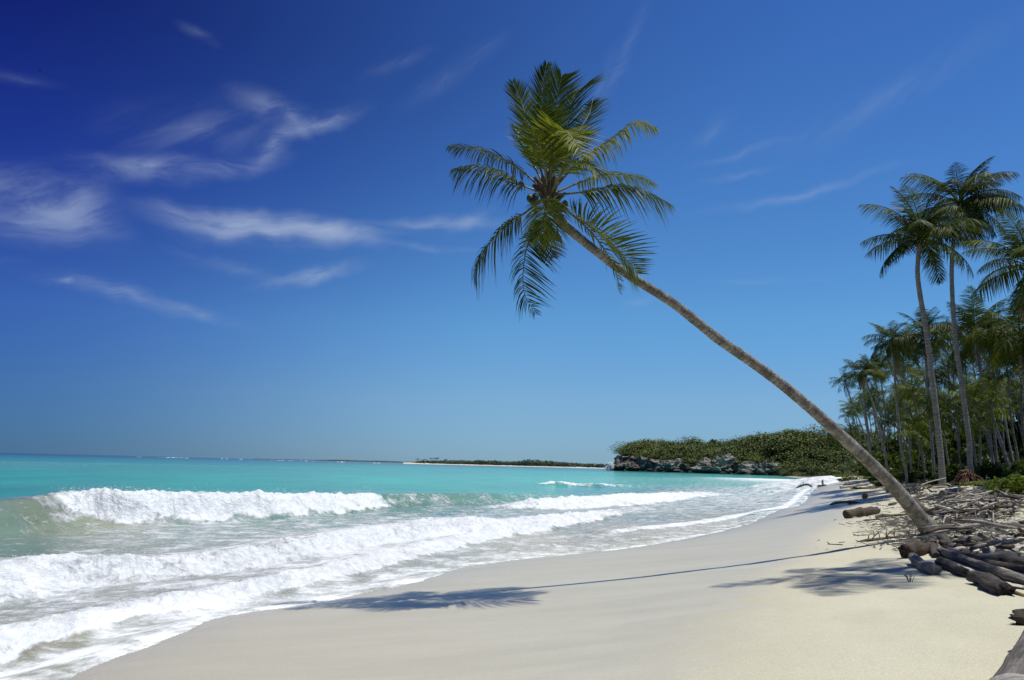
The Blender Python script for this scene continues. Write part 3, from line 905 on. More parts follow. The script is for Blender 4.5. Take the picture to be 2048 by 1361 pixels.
def build_headland():
    U, Vv = np.meshgrid(np.linspace(1227, 1960, 240), np.concatenate([[-0.01, 0.0], np.linspace(0.004, 0.08, 24), np.linspace(0.09, 1.0, 50)]))
    X, Y, Z = headland_xyz(U.ravel(), Vv.ravel())
    # craggy relief on the cliff
    k = (Vv.ravel() < 0.09) & (U.ravel() < 1545)
    cr = fbm(X * 0.16, Z * 0.2 + Y * 0.1, Y * 0.05, 5, 0.6)
    Y = Y + np.where(k, cr * 5.0, 0); X = X + np.where(k, fbm(X * 0.2, Y * 0.2, Z * 0.2 + 7, 4) * 2.5, 0)
    Z = Z + np.where(k & (Vv.ravel() > 0.01), fbm(X * 0.12, Y * 0.12, 3, 4) * 2.4, 0)
    nt = U.shape[1]; nr = U.shape[0]
    i = np.arange(nr - 1)[:, None] * nt; j = np.arange(nt - 1)[None, :]
    Q = np.stack([i + j, i + j + 1, i + nt + j + 1, i + nt + j], -1).reshape(-1, 4)
    me = mesh_np('headland', np.stack([X, Y, Z], 1), Q)
    add_attr(me, 'veg', sstep(Vv.ravel() - np.interp(U.ravel(), HTHR[0], HTHR[1]), -0.01, 0.02))
    tag(link('headland', me, M['rock']), 'rocky headland of grey limestone cliffs at the end of the bay', 'headland', kind='structure')
    # canopy: crowns of leaf clumps standing all over the slope
    rng = np.random.RandomState(5)
    n = 2600
    u = rng.uniform(1246, 1780, n); v = rng.uniform(0.0, 0.62, n) ** 1.1
    thr = np.interp(u, HTHR[0], HTHR[1])
    x, y, z = headland_xyz(u, v)
    ok = v > thr + 0.015 * fbm(x * 0.08, y * 0.08, 4, 3)
    # bare pale patches on the slope
    for (cu, cv, ru, rv) in ((1460, 0.22, 14, 0.05), (1392, 0.16, 6, 0.03)):
        ok &= ((u - cu) / ru) ** 2 + ((v - cv) / rv) ** 2 > 1
    x, y, z, u, v = x[ok], y[ok], z[ok], u[ok], v[ok]
    R = (0.8 + 4.6 * rng.rand(len(x)) ** 2.2) * (0.55 + 0.9 * sstep(v, 0.03, 0.25))
    R = np.where(rng.rand(len(x)) < 0.03, R * 1.5, R)
    C = []; S = []
    for k in range(len(x)):
        m = int(60 + R[k] * 30)
        d = rng.normal(size=(m, 3)); d /= np.linalg.norm(d, axis=1)[:, None]
        d[:, 2] = np.abs(d[:, 2]) * 1.0 - 0.15
        rad = R[k] * (0.6 + 0.5 * rng.rand(m))[:, None]
        C.append(np.array([x[k], y[k], z[k] + R[k] * 0.45]) + d * rad * np.array([1.15, 1.15, 0.85])); S.append(np.full(m, 0.24 + R[k] * 0.045))
    V, F = leaf_quads(np.concatenate(C), np.concatenate(S), rng, 2.2)
    me = mesh_np('headland_canopy', V, F, False)
    tag(link('headland_woodland', me, M['canopy']), 'dense low green woodland covering the headland', 'woodland', kind='stuff')
    # one taller dark tree standing out against the sky
    p = headland_xyz(np.array([1430.0]), np.array([0.5]))
    t_ = empty('broadleaf_tree', (p[0][0], p[1][0], p[2][0]))
    V, Q, T = tube([(0, 0, -1), (0.2, 0, 2), (0, 0.2, 5)], [0.5, 0.4, 0.25], 7)
    mb = MB(); mb.add(V, Q, T); link('trunk', mb.mesh('trunk'), M['trunk_g'], t_)
    rr = np.random.RandomState(3); d = rr.normal(size=(900, 3)); d /= np.linalg.norm(d, axis=1)[:, None]
    C = d * np.array([4.6, 4.6, 3.6]) * (rr.rand(900, 1) ** 0.4) + np.array([0, 0, 5.2]); C += 0.8 * rr.normal(size=C.shape) * np.array([1, 1, .5])
    V, F = leaf_quads(C, 0.6, rr); link('crown', mesh_np('crown', V, F, False), M['shrub'], t_)
    tag(t_, 'dark rounded tree rising above the woodland on the headland skyline', 'tree')
    # pale outcrops
    outs = [('large pale limestone outcrop at the middle of the headland foot', 1440, 0.02, 15, 7, 9), ('pale jagged limestone outcrop beside the beach end of the headland', 1530, 0.02, 13, 6, 7),
            ('small white bare rock face high on the wooded headland slope', 1460, 0.2, 5, 4, 4.5), ('dark undercut rock at the seaward tip of the headland', 1262, 0.012, 10, 7, 6),
            ('grey limestone outcrop between the tip and the middle of the headland', 1345, 0.015, 12, 6, 7)]
    for k, (lab, uu, vv, sx, sy, sz) in enumerate(outs):
        p = headland_xyz(np.array([float(uu)]), np.array([vv]))
        rr = np.random.RandomState(40 + k)
        th = np.linspace(0, 2 * math.pi, 40, endpoint=False); ph = np.linspace(-0.2, math.pi / 2, 18)
        Tt, Pp = np.meshgrid(th, ph)
        dx, dy, dz = np.cos(Pp) * np.cos(Tt), np.cos(Pp) * np.sin(Tt), np.sin(Pp)
        rad = 1 + 0.45 * fbm(dx * 1.8 + k * 5, dy * 1.8, dz * 1.8, 5, 0.62) + 0.12 * np.sign(perlin(dx * 5 + k, dy * 5, dz * 5))
        V = np.stack([dx * rad * sx, dy * rad * sy, dz * rad * sz], -1).reshape(-1, 3)
        ii = np.arange(17)[:, None] * 40; jj = np.arange(40)[None, :]; kk = (jj + 1) % 40
        Q = np.stack([ii + jj, ii + kk, ii + 40 + kk, ii + 40 + jj], -1).reshape(-1, 4)
        me = mesh_np('rock_outcrop', V, Q, False)
        me.materials.append(M['rock'] if k == 3 else M['rock_pale'])
        o = link('rock_outcrop', me); o.location = (p[0][0], p[1][0] - 3, p[2][0] * 0.35)
        tag(o, lab, 'rock')


def build_island():
    rng = np.random.RandomState(8)
    D = 1350.0
    n = 140
    px = np.linspace(815, 1260, n)
    X = (px - 1024) / FPX * D
    w = sstep(px, 812, 870) * 40 + 6
    V = []
    for k in range(n):
        V += [(X[k], D - 4, -0.6), (X[k], D, 0.3), (X[k], D + w[k] * 0.35, 1.9), (X[k], D + w[k], 2.2), (X[k], D + w[k] + 8, -0.6)]
    i = np.arange(n - 1)[:, None] * 5; j = np.arange(4)[None, :]
    Q = np.stack([i + j, i + 5 + j, i + 5 + j + 1, i + j + 1], -1).reshape(-1, 4)
    tag(link('island_beach', mesh_np('island_beach', V, Q), M['beach_far']), 'thin white beach of the low island on the horizon', 'island', kind='structure')
    C = []
    for k in range(900):
        p = rng.uniform(832, 1255)
        hgt = np.interp(p, [832, 850, 880, 960, 1040, 1060, 1150, 1230, 1255], [1, 5, 6, 9, 8, 13, 8, 7, 6]) * rng.uniform(0.45, 0.9)
        y = D + rng.uniform(12, 34)
        m = 26
        d = rng.normal(size=(m, 3)); d /= np.linalg.norm(d, axis=1)[:, None]
        C.append(np.array([(p - 1024) / FPX * y, y, 1.5 + hgt * 0.5]) + d * np.array([hgt * 0.5, 4, hgt * 0.5]))
    V, F = leaf_quads(np.concatenate(C), 1.3, rng)
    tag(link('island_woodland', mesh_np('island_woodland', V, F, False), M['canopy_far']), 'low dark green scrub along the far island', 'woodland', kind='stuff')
    for k, (p, top) in enumerate([(843, 921), (857, 922), (869, 919.5), (877, 920), (882, 919), (898, 921.5)]):
        y = D + 20; h = (904.5 + 0.0246 * p - top) / FPX * y + 2.6
        r_ = empty('distant_palm', ((p - 1024) / FPX * y, y, 1.8))
        V, Q, T = tube([(0, 0, 0), (0.5, 0, h * 0.5), (0.8, 0, h)], [0.4, 0.3, 0.25], 6)
        mb = MB(); mb.add(V, Q, T); link('trunk', mb.mesh('trunk'), M['trunk_g'], r_)
        mb = MB()
        for a in np.linspace(0, 2 * math.pi, 10, endpoint=False):
            o = np.array([math.cos(a), math.sin(a), 0]); s_ = np.array([-o[1], o[0], 0])
            P = [np.array([0.8, 0, h]) + o * t + np.array([0, 0, 1.2 * t - 0.32 * t * t]) for t in (0, 1.5, 3, 4.4)]
            W = [0.3, 0.9, 0.8, 0.1]
            mb.add([q for p_, w_ in zip(P, W) for q in (p_ - s_ * w_, p_ + s_ * w_)], [(0, 1, 3, 2), (2, 3, 5, 4), (4, 5, 7, 6)])
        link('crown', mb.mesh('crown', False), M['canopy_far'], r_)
        tag(r_, 'tiny palm standing above the scrub at the left end of the far island', 'palm tree', 'palms on the far island')
    # thin dark shore and reef line farther out
    D2 = 4200.0
    V = []; n = 60
    for p in np.linspace(520, 830, n):
        h = 1.0 + 5.5 * sstep(np.array(p), 620, 700) * (0.75 + 0.35 * perlin(p * 0.11, 0.3)) * (1 - 0.3 * sstep(np.array(p), 780, 830))
        x = (p - 1024) / FPX * D2
        V += [(x, D2, -1), (x, D2, float(h) + 1.5), (x, D2 + 60, float(h) + 1.5), (x, D2 + 80, -1)]
    i = np.arange(n - 1)[:, None] * 4; j = np.arange(3)[None, :]
    Q = np.stack([i + j, i + 4 + j, i + 4 + j + 1, i + j + 1], -1).reshape(-1, 4)
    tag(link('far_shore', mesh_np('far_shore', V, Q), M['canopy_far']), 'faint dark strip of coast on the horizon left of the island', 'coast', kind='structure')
    # white water on the reef
    mb = MB()
    for (a, b, dd) in [(331, 352, 1500), (345, 380, 1700), (376, 391, 1500), (490, 497, 1500), (548, 580, 1700), (585, 600, 1500), (610, 640, 1700), (684, 700, 1400), (756, 769, 1300), (455, 470, 1800), (290, 300, 1600)]:
        m = 12
        for k in range(m):
            p0 = a + (b - a) * k / m; p1 = a + (b - a) * (k + 1.15) / m
            hh = 0.1 + 0.6 * rng.rand() ** 2
            if rng.rand() < 0.35: continue
            cx = ((p0 + p1) / 2 - 1024) / FPX * dd; rx = (p1 - p0) / 2 / FPX * dd * 1.3
            t_ = np.linspace(0, 2 * math.pi, 8, endpoint=False)
            Vv = np.vstack([np.stack([cx + rx * np.cos(t_), dd + 2 * np.sin(t_), t_ * 0 - 0.3], 1), np.stack([cx + rx * 0.7 * np.cos(t_), dd + 1.2 * np.sin(t_), t_ * 0 + hh * 0.8], 1), [(cx, dd, hh * 1.1)]])
            q = [(j, (j + 1) % 8, 8 + (j + 1) % 8, 8 + j) for j in range(8)]; tr = [(8 + j, 8 + (j + 1) % 8, 16) for j in range(8)]
            mb.add(Vv, q, tr)
    tag(link('reef_breakers', mb.mesh('reef_breakers'), M['spray']), 'thin white lines of surf breaking on the distant reef', 'surf', kind='stuff')
    # burst of spray at the tip of the headland
    mb = MB()
    p = headland_xyz(np.array([1231.0]), np.array([0.0]))
    for k in range(900):
        t_ = rng.rand(); a = rng.uniform(-1, 1)
        c = np.array([p[0][0] - 3.5 + a * 4.0 * (1 - 0.5 * t_) + rng.normal() * 0.8, p[1][0] - 6 + rng.normal() * 1.5, 0.2 + 7.0 * t_ ** 1.6 * (1 - 0.4 * abs(a)) + rng.normal() * 0.3])
        s_ = rng.uniform(0.12, 0.42)
        v = np.array([(1, 0, 0), (-1, 0, 0), (0, 1, 0), (0, -1, 0), (0, 0, 1), (0, 0, -1)]) * s_ + c
        mb.add(v, [(0, 2, 4), (2, 1, 4), (1, 3, 4), (3, 0, 4), (2, 0, 5), (1, 2, 5), (3, 1, 5), (0, 3, 5)])
    tag(link('headland_spray', mb.mesh('headland_spray'), M['spray']), 'burst of white spray where a wave hits the headland tip', 'spray', kind='stuff')


M['rock_pale'] = mat_rock()
_nt = M['rock_pale'].node_tree
M['rock_pale'].name = 'coral_rock_pale'
for nd in _nt.nodes:
    if nd.type == 'MIX' and not nd.inputs[6].is_linked and not nd.inputs[7].is_linked and nd.inputs[7].default_value[0] > 0.3:
        nd.inputs[6].default_value = (0.20, 0.18, 0.15, 1); nd.inputs[7].default_value = (0.52, 0.48, 0.40, 1)
build_headland()
build_island()


# ------------------------------------------------------------------ palms
def frond_mesh(name, P, S, L=0.8, n=60, droop=0.45, wind=(0.25, 0, 0), width=0.028, start=0.16, twist=0.0, fwd=0.65, rad=0.022, seed=0, ragged=0.1, vee=0.2, both=(1, 1), stations=4, split=False):
    """a pinnate palm leaf: P (N,3) mid-rib, S sideways vector (horizontal), L longest leaflet"""
    rng = np.random.RandomState(seed)
    P = np.asarray(P, float); m = len(P)
    T = np.gradient(P, axis=0); T /= np.linalg.norm(T, axis=1)[:, None]
    S = np.asarray(S, float) / np.linalg.norm(S)
    mb = MB()
    V, Q, tr = tube(P, np.interp(np.linspace(0, 1, m), [0, 0.15, 0.6, 1], [rad * 1.6, rad, rad * 0.6, rad * 0.12]), 5, True)
    rib = MB() if split else mb
    rib.add(V, Q, tr, attr=np.concatenate([np.repeat(np.linspace(0, 1, m), 5), [0, 1]]) * 0.8)
    wind = np.asarray(wind, float)
    us = np.array([0, 0.3, 0.65, 1.0]) if stations == 4 else np.array([0, 0.5, 1.0])
    ws = np.array([0.45, 1.0, 0.75, 0.06]) if stations == 4 else np.array([0.6, 1.0, 0.06])
    F = [(2 * k, 2 * k + 1, 2 * k + 3, 2 * k + 2) for k in range(len(us) - 1)]
    for k in range(n):
        for sd in (1, -1):
            if not both[0 if sd > 0 else 1]: continue
            if rng.rand() < ragged * 0.5: continue
            t = start + (1 - start) * (k + rng.uniform(0, 0.8)) / n
            t = min(t, 0.995)
            f = t * (m - 1); i = min(int(f), m - 2); a = f - i
            p = P[i] * (1 - a) + P[i + 1] * a; tg = T[i] * (1 - a) + T[i + 1] * a; tg /= np.linalg.norm(tg)
            s_ = S - tg * (S @ tg); s_ /= np.linalg.norm(s_) + 1e-9
            nn = np.cross(s_, tg)
            if nn[2] < 0 and abs(nn[2]) > 0.3: pass
            if twist:
                c_, d_ = math.cos(twist * t), math.sin(twist * t)
                s_, nn = s_ * c_ + nn * d_, nn * c_ - s_ * d_
            u = (t - start) / (1 - start)
            ln = L * (0.5 + 0.5 * math.sin(math.pi * min(1, (u * 0.85 + 0.18)))) * (1 - 0.55 * max(0, u - 0.75) / 0.25) * rng.uniform(1 - ragged, 1 + ragged)
            if rng.rand() < ragged * 0.7: ln *= rng.uniform(0.45, 0.8)
            fw = fwd * (0.75 + 0.9 * u) + rng.normal() * 0.08
            dr = s_ * sd + tg * fw + nn * (vee + rng.normal() * 0.08)
            dr /= np.linalg.norm(dr)
            gr = droop * rng.uniform(0.7, 1.3)
            pts = [p + ln * (x_ * dr + x_ * x_ * (np.array([0, 0, -gr]) + wind)) for x_ in us]
            wv = np.cross(dr, nn) + nn * rng.normal() * 0.35
            wv /= np.linalg.norm(wv)
            w_ = width * rng.uniform(0.8, 1.2) * (1 - 0.4 * u)
            mb.add([q for pt, ww in zip(pts, ws) for q in (pt - wv * w_ * ww, pt + wv * w_ * ww)], F,
                   attr=np.repeat(np.clip(u * 0.62 + us * 0.42 - 0.12 + rng.normal() * 0.07, 0, 1.1), 2))
    if split: return mb.mesh(name, True, 'along'), rib.mesh('midrib', True, 'along')
    return mb.mesh(name, True, 'along')


def ringed_trunk(P, R, seg=14, ring=0.11, depth=0.05, name='trunk', seed=0):
    """trunk with leaf scar rings; P,R control points"""
    P = np.asarray(P, float)
    L = np.sum(np.linalg.norm(np.diff(P, axis=0), axis=1))
    n = int(L / ring * 4)
    C = catmull(P, n); rr = np.interp(np.linspace(0, 1, n), np.linspace(0, 1, len(R)), R)
    ph = (np.arange(n) % 4)
    k = np.arange(n) / 4 + 0.35 * fbm(np.arange(n) * 0.05, 0.1, seed, 2)
    saw = k - np.floor(k)
    rr = rr * (1 + depth * (saw - 0.5)) * (1 + 0.03 * fbm(np.arange(n) * 0.06, 3.3 + seed, 0, 3))
    V, Q, tr = tube(C, rr, seg, True, rough=0.06, seed=seed)
    me = mesh_np(name, V, [Q, tr])
    a = np.repeat(np.where(saw < 0.28, 1.0, 0.0), seg)
    add_attr(me, 'ring', np.concatenate([a, [0, 0]]))
    return me


def build_hero():
    px = [(1872, 1082, 18.1), (1858, 1060, 17.9), (1835, 1030, 17.6), (1790, 977, 17.2), (1740, 926, 16.9), (1680, 870, 16.5), (1620, 816, 16.1), (1560, 766, 15.8), (1500, 722, 15.5), (1440, 681, 15.2), (1390, 641, 15.0),
          (1345, 606, 14.85), (1290, 571, 14.7), (1240, 539, 14.55), (1190, 501, 14.4), (1155, 473, 14.3), (1125, 447, 14.22), (1105, 415, 14.2), (1097, 392, 14.2)]
    hw = [24, 17.5, 14.4, 13.0, 12.2, 11.5, 11.0, 10.6, 10.2, 9.9, 9.7, 9.5, 9.3, 9.1, 8.9, 9.2, 10.5, 11, 8]
    P = np.array([at_y(x, y, d) for x, y, d in px])
    R = [w * d / FPX for w, (_, _, d) in zip(hw, px)]
    base = P[0].copy()
    root = empty('palm_tree', tuple(base))
    tag(root, 'big coconut palm leaning far out over the beach towards the sea', 'palm tree')
    link('trunk', ringed_trunk(P - base, R, 22, 0.085, 0.035, seed=2), M['trunk'], root)
    # matted roots at the foot
    mb = MB(); rng = np.random.RandomState(4)
    for k in range(46):
        a = rng.uniform(0, 2 * math.pi); o = np.array([math.cos(a), math.sin(a), 0])
        L_ = rng.uniform(0.25, 0.6)
        pts = [np.array([0, 0, 0.12]) + o * 0.16, o * 0.3 + np.array([0, 0, -0.02]), o * (0.3 + L_) * 0.8 + np.array([0, 0, -0.12 - 0.1 * rng.rand()])]
        V, Q, tr = tube(catmull(pts, 6), np.linspace(0.03, 0.008, 6), 5); mb.add(V, Q, tr)
    link('roots', mb.mesh('roots'), M['brown'], root)
    H = P[-1] - base

    def zz(p):  # coordinates noted on an enlargement of the crown
        return 860 + p[0] * 0.4114, 100 + p[1] * 0.4114
    # mid-ribs: (points on the enlargement, depth offset of each towards(-)/away(+), material, leaflet length, droop, twist)
    FR = [
        ([(590, 690), (450, 592), (330, 520), (200, 478), (88, 472)], [0, .2, .4, .6, .7], 'frond', .60, .55, 64, dict(fwd=.7)),
        ([(575, 705), (440, 655), (340, 600), (220, 568), (115, 578)], [0, -.2, -.4, -.5, -.6], 'frond', .62, .85, 64, dict(fwd=.6)),
        ([(570, 720), (450, 800), (370, 850), (285, 945), (232, 1030), (214, 1105)], [0, .1, .15, .2, .2, .2], 'frond', .62, .75, 60, dict(fwd=.35, wind=(.22, 0, 0), ragged=.25)),
        ([(575, 730), (545, 830), (482, 930), (455, 1050), (458, 1180), (512, 1285)], [0, .1, .2, .2, .15, .1], 'frond', .46, .45, 54, dict(fwd=.35, wind=(.35, 0, 0), ragged=.3)),
        ([(592, 715), (568, 728), (562, 780), (552, 845), (528, 925)], [0, -.7, -1.2, -1.45, -1.55], 'frond_y', .58, .45, 66, dict(fwd=.75)),
        ([(575, 740), (560, 860), (580, 950), (600, 1010)], [0, .3, .3, .2], 'frond_dry', .35, .2, 26, dict(fwd=.5)),
        ([(615, 735), (690, 800), (770, 850), (860, 915), (940, 1000), (1010, 1090)], [0, -.6, -1.0, -1.3, -1.5, -1.6], 'frond', .98, .08, 76, dict(twist=1.0, fwd=.5)),
        ([(610, 740), (700, 810), (790, 895), (860, 990), (905, 1080), (925, 1180)], [0, .1, .15, .2, .2, .2], 'frond_y', .42, .4, 50, dict(fwd=.3, ragged=.3)),
        ([(620, 700), (740, 640), (850, 608), (980, 612), (1100, 660)], [0, .3, .6, .8, .9], 'frond', .50, .6, 60, dict(fwd=.8)),
        ([(625, 715), (760, 690), (900, 664), (1030, 684), (1172, 752)], [0, -.2, -.3, -.4, -.5], 'frond', .60, .85, 66, dict(fwd=.75)),
        ([(610, 680), (690, 580), (790, 500), (900, 420), (1000, 352), (1100, 378)], [0, -.1, -.2, -.3, -.3, -.3], 'frond_y', .52, .85, 70, dict(fwd=.55)),
        ([(596, 690), (588, 560), (605, 450), (640, 392), (690, 425), (748, 522)], [0, -.5, -.9, -1.3, -1.6, -1.8], 'frond_y', .72, .12, 76, dict(fwd=.45)),
        ([(585, 690), (565, 520), (548, 330), (545, 190), (566, 72)], [0, .3, .6, .8, .9], 'frond', .60, .04, 70, dict(fwd=1.25, vee=.1)),
        ([(600, 690), (640, 470), (668, 310), (712, 210), (800, 160)], [0, .3, .6, .8, 1.0], 'frond', .78, .10, 74, dict(fwd=.9, vee=.1, wind=(.2, 0, 0))),
        ([(575, 690), (520, 520), (478, 370), (442, 255), (402, 158)], [0, .0, .1, .2, .2], 'frond', .58, .06, 66, dict(fwd=1.1, vee=.1, S=(.95, .3, 0))),
        ([(592, 690), (600, 450), (612, 280), (628, 180), (640, 128)], [0, -.3, -.5, -.6, -.6], 'frond', .66, .06, 66, dict(fwd=1.1, vee=.1)),
        ([(604, 690), (680, 500), (735, 380), (775, 310), (790, 250)], [0, .6, 1.1, 1.4, 1.6], 'frond', .66, .2, 60, dict(fwd=.8)),
        ([(575, 695), (490, 530), (438, 440), (408, 368)], [0, .5, .9, 1.1], 'frond', .50, .3, 50, dict(fwd=.8)),
        ([(590, 690), (555, 560), (530, 450), (528, 360), (540, 280)], [0, -.6, -1.0, -1.2, -1.3], 'frond', .68, .15, 62, dict(fwd=.8)),
        ([(600, 690), (650, 590), (700, 540), (770, 560), (810, 600)], [0, -.7, -1.2, -1.5, -1.6], 'frond', .55, .4, 54, dict(fwd=.7)),
        ([(605, 690), (660, 560), (720, 450), (760, 400)], [0, .6, 1.0, 1.3], 'frond', .60, .2, 54, dict(fwd=.8)),
        ([(592, 690), (600, 540), (615, 400), (625, 300)], [0, 0, 0, .05], 'frond_y', .25, .0, 40, dict(fwd=1.5)),
    ]
    for k, (zp, dy, mt, L, dr, n, kw) in enumerate(FR):
        pts = np.array([at_y(*zz(p), P[-1][1] + d * 0.7) for p, d in zip(zp, dy)])
        pts[0] = P[-1] + (pts[1] - P[-1]) * 0.02
        path = catmull(pts - base, 30)
        o = pts[-1] - pts[0]; o[2] = 0
        if np.linalg.norm(o) < 0.25: o = np.array([0.2, 1.0, 0])
        S = np.cross(o, [0, 0, 1])
        kk = dict(wind=(0.08, 0.02, 0), width=0.015, start=0.2, rad=0.02, seed=100 + k, ragged=0.14); kk.update(kw)
        S = kk.pop('S', S)
        me, rib = frond_mesh('frond', path, S, L, int(n * 1.15), dr, split=True, **kk)
        me.materials.append(M[mt])
        link('midrib', rib, M['rachis'] if mt != 'frond_dry' else M['frond_dry'], link('frond', me, None, root))
    # leaf bases, fibre and a few nuts
    mb = MB()
    for k in range(16):
        a = k * 2.4; o = np.array([math.cos(a), math.sin(a), 0.9 + 0.5 * (k % 3)]); o /= np.linalg.norm(o)
        c = H + np.array([0, 0, -0.22 + 0.02 * k])
        V, Q, tr = tube([c, c + o * 0.22, c + o * 0.42], [0.07, 0.05, 0.03], 6); mb.add(V, Q, tr)
    link('leaf_bases', mb.mesh('leaf_bases'), M['brown'], root)
    for (x, y, d) in [(485, 722, -.15), (500, 738, -.2), (512, 716, -.1), (640, 770, -.2), (655, 752, -.05), (620, 762, -.25)]:
        c = at_y(*zz((x, y)), P[-1][1] + d) - base
        link('coconut', nut_mesh(0.062, k), M['nut'], root).location = tuple(c)
    c0 = at_y(*zz((618, 850)), P[-1][1]) - base; c1 = at_y(*zz((640, 942)), P[-1][1]) - base
    V, Q, tr = tube(catmull([c0, (c0 + c1) / 2 + np.array([-0.03, 0, 0]), c1], 8), [.012, .012, .012, .02, .035, .045, .03, .005], 6)
    mb = MB(); mb.add(V, Q, tr); link('dead_flower_stalk', mb.mesh('stalk'), M['frond_dry'], root)


def nut_mesh(r, seed=0):
    th = np.linspace(0, 2 * math.pi, 12, endpoint=False); ph = np.linspace(-math.pi / 2, math.pi / 2, 9)
    T_, P_ = np.meshgrid(th, ph)
    rad = r * (1 + 0.05 * np.cos(3 * T_))
    V = np.stack([np.cos(P_) * np.cos(T_) * rad, np.cos(P_) * np.sin(T_) * rad, np.sin(P_) * r * 1.3], -1).reshape(-1, 3)
    i = np.arange(8)[:, None] * 12; j = np.arange(12)[None, :]; k = (j + 1) % 12
    return mesh_np('nut', V, np.stack([i + j, i + k, i + 12 + k, i + 12 + j], -1).reshape(-1, 4))


build_hero()

# shared fronds for the other palms: leaf starts at the origin and heads along +X
FROND_SETS = {}


def frond_variant(e0, curl, L, seed, n, ll, dr, fine=True):
    """e0 start elevation (rad), curl total downward bend"""
    m = 20
    t = np.linspace(0, 1, m)
    ang = e0 - curl * t ** 1.4
    d = np.stack([np.cos(ang), 0.06 * np.sin(3 * t + seed), np.sin(ang)], 1)
    P = np.concatenate([[np.zeros(3)], np.cumsum(d[:-1] * L / (m - 1), axis=0)])
    return frond_mesh('frond', P, (0, 1, 0), ll, n, dr, (0, 0, 0), 0.022 if fine else 0.038, 0.2, 0.0, 0.6, 0.028, seed, 0.15, 0.22, (1, 1), 4 if fine else 3)


def make_sets():
    for key, n, fine, wid in (('near', 62, True, 1), ('mid', 38, False, 1)):
        FROND_SETS[key] = [
            [frond_variant(1.35, 0.7, 2.6, 1, n, 0.75, .2, fine), frond_variant(1.25, 1.0, 2.8, 2, n, 0.8, .25, fine)],
            [frond_variant(0.95, 1.2, 2.9, 3, n, 0.8, .5, fine), frond_variant(0.8, 1.5, 2.9, 4, n, 0.8, .55, fine)],
            [frond_variant(0.45, 1.3, 2.9, 5, n, 0.75, .7, fine), frond_variant(0.3, 1.0, 2.9, 6, n, 0.75, .7, fine)],
            [frond_variant(-0.1, 1.2, 2.7, 7, n, 0.7, .5, fine), frond_variant(-0.4, 1.0, 2.6, 8, n, 0.7, .4, fine)],
            [frond_variant(-0.8, 0.7, 2.4, 9, n, 0.42, .25, fine)]]
        for cls in FROND_SETS[key]:
            for me in cls: me.materials.append(M['frond_b'])
    dry = frond_variant(-1.0, 0.5, 2.2, 10, 26, 0.5, .2, False); dry.materials.append(M['frond_dry'])
    FROND_SETS['dry'] = dry


make_sets()
CROWN_CLASS = [0, 0, 0, 1, 1, 1, 1, 1, 2, 2, 2, 2, 2, 2, 3, 3, 3, 3, 1, 2, 0, 3, 4, 2]


def crown_fronds(root, top, key, scale, rng, nf=22, wind=0.45, dry=1):
    ph = rng.uniform(0, 6.28)
    for k in range(nf):
        cls = CROWN_CLASS[k % len(CROWN_CLASS)]
        me = FROND_SETS[key][cls][rng.randint(len(FROND_SETS[key][cls]))]
        az = ph + k * 2.39996
        az = az - wind * math.sin(az)            # the sea breeze swings the leaves inland
        o = link('frond', me, None, root)
        o.location = tuple(top)
        sc = scale * rng.uniform(0.85, 1.12)
        o.scale = (sc, sc, sc)
        o.rotation_euler = (rng.normal() * 0.15, rng.normal() * 0.12 + 0.05, az)
    for k in range(dry):
        o = link('dead_frond', FROND_SETS['dry'], None, root)
        o.location = tuple(top - np.array([0, 0, 0.2])); o.scale = (scale,) * 3; o.rotation_euler = (0, 0.1, rng.uniform(0, 6.28))


def palm(label, pix, y0, y1, w0, w1, key='near', cs=1.0, nf=22, seed=0, dry=1, group=None, pts=None, wind=0.45, nuts=4):
    """pix: trunk pixels from foot to crown; y0,y1 distance of foot and crown"""
    rng = np.random.RandomState(seed)
    if pts is None:
        n = len(pix)
        P = np.array([at_y(x, y, y0 + (y1 - y0) * k / (n - 1)) for k, (x, y) in enumerate(pix)])
        g = gz1(P[0][0], P[0][1])
        if P[0][2] > g - 0.1: P = np.vstack([[P[0][0], P[0][1], g - 0.15], P]) if P[0][2] - g > 0.25 else np.vstack([P[0] - np.array([0, 0, P[0][2] - g + 0.15]), P[1:]])
    else:
        P = np.array(pts, float)
    base = P[0].copy()
    root = empty('palm_tree', tuple(base))
    tag(root, label, 'palm tree', group)
    n = len(P)
    R = np.interp(np.linspace(0, 1, n), [0, 0.06, 0.3, 1], [w0 * 1.25, w0, w0 * 0.75 + w1 * 0.25, w1])
    link('trunk', ringed_trunk(P - base, R, 12 if key == 'near' else 8, 0.13 if key == 'near' else 0.2, 0.10, seed=seed), M['trunk_g'], root)
    top = P[-1] - base
    crown_fronds(root, top, key, cs, rng, nf, wind, dry)
    for k in range(nuts):
        a = rng.uniform(0, 6.28)
        o = link('coconut', NUT, M['nut'], root); o.location = (top[0] + 0.22 * math.cos(a), top[1] + 0.22 * math.sin(a), top[2] - 0.25 - 0.1 * rng.rand())
    return root


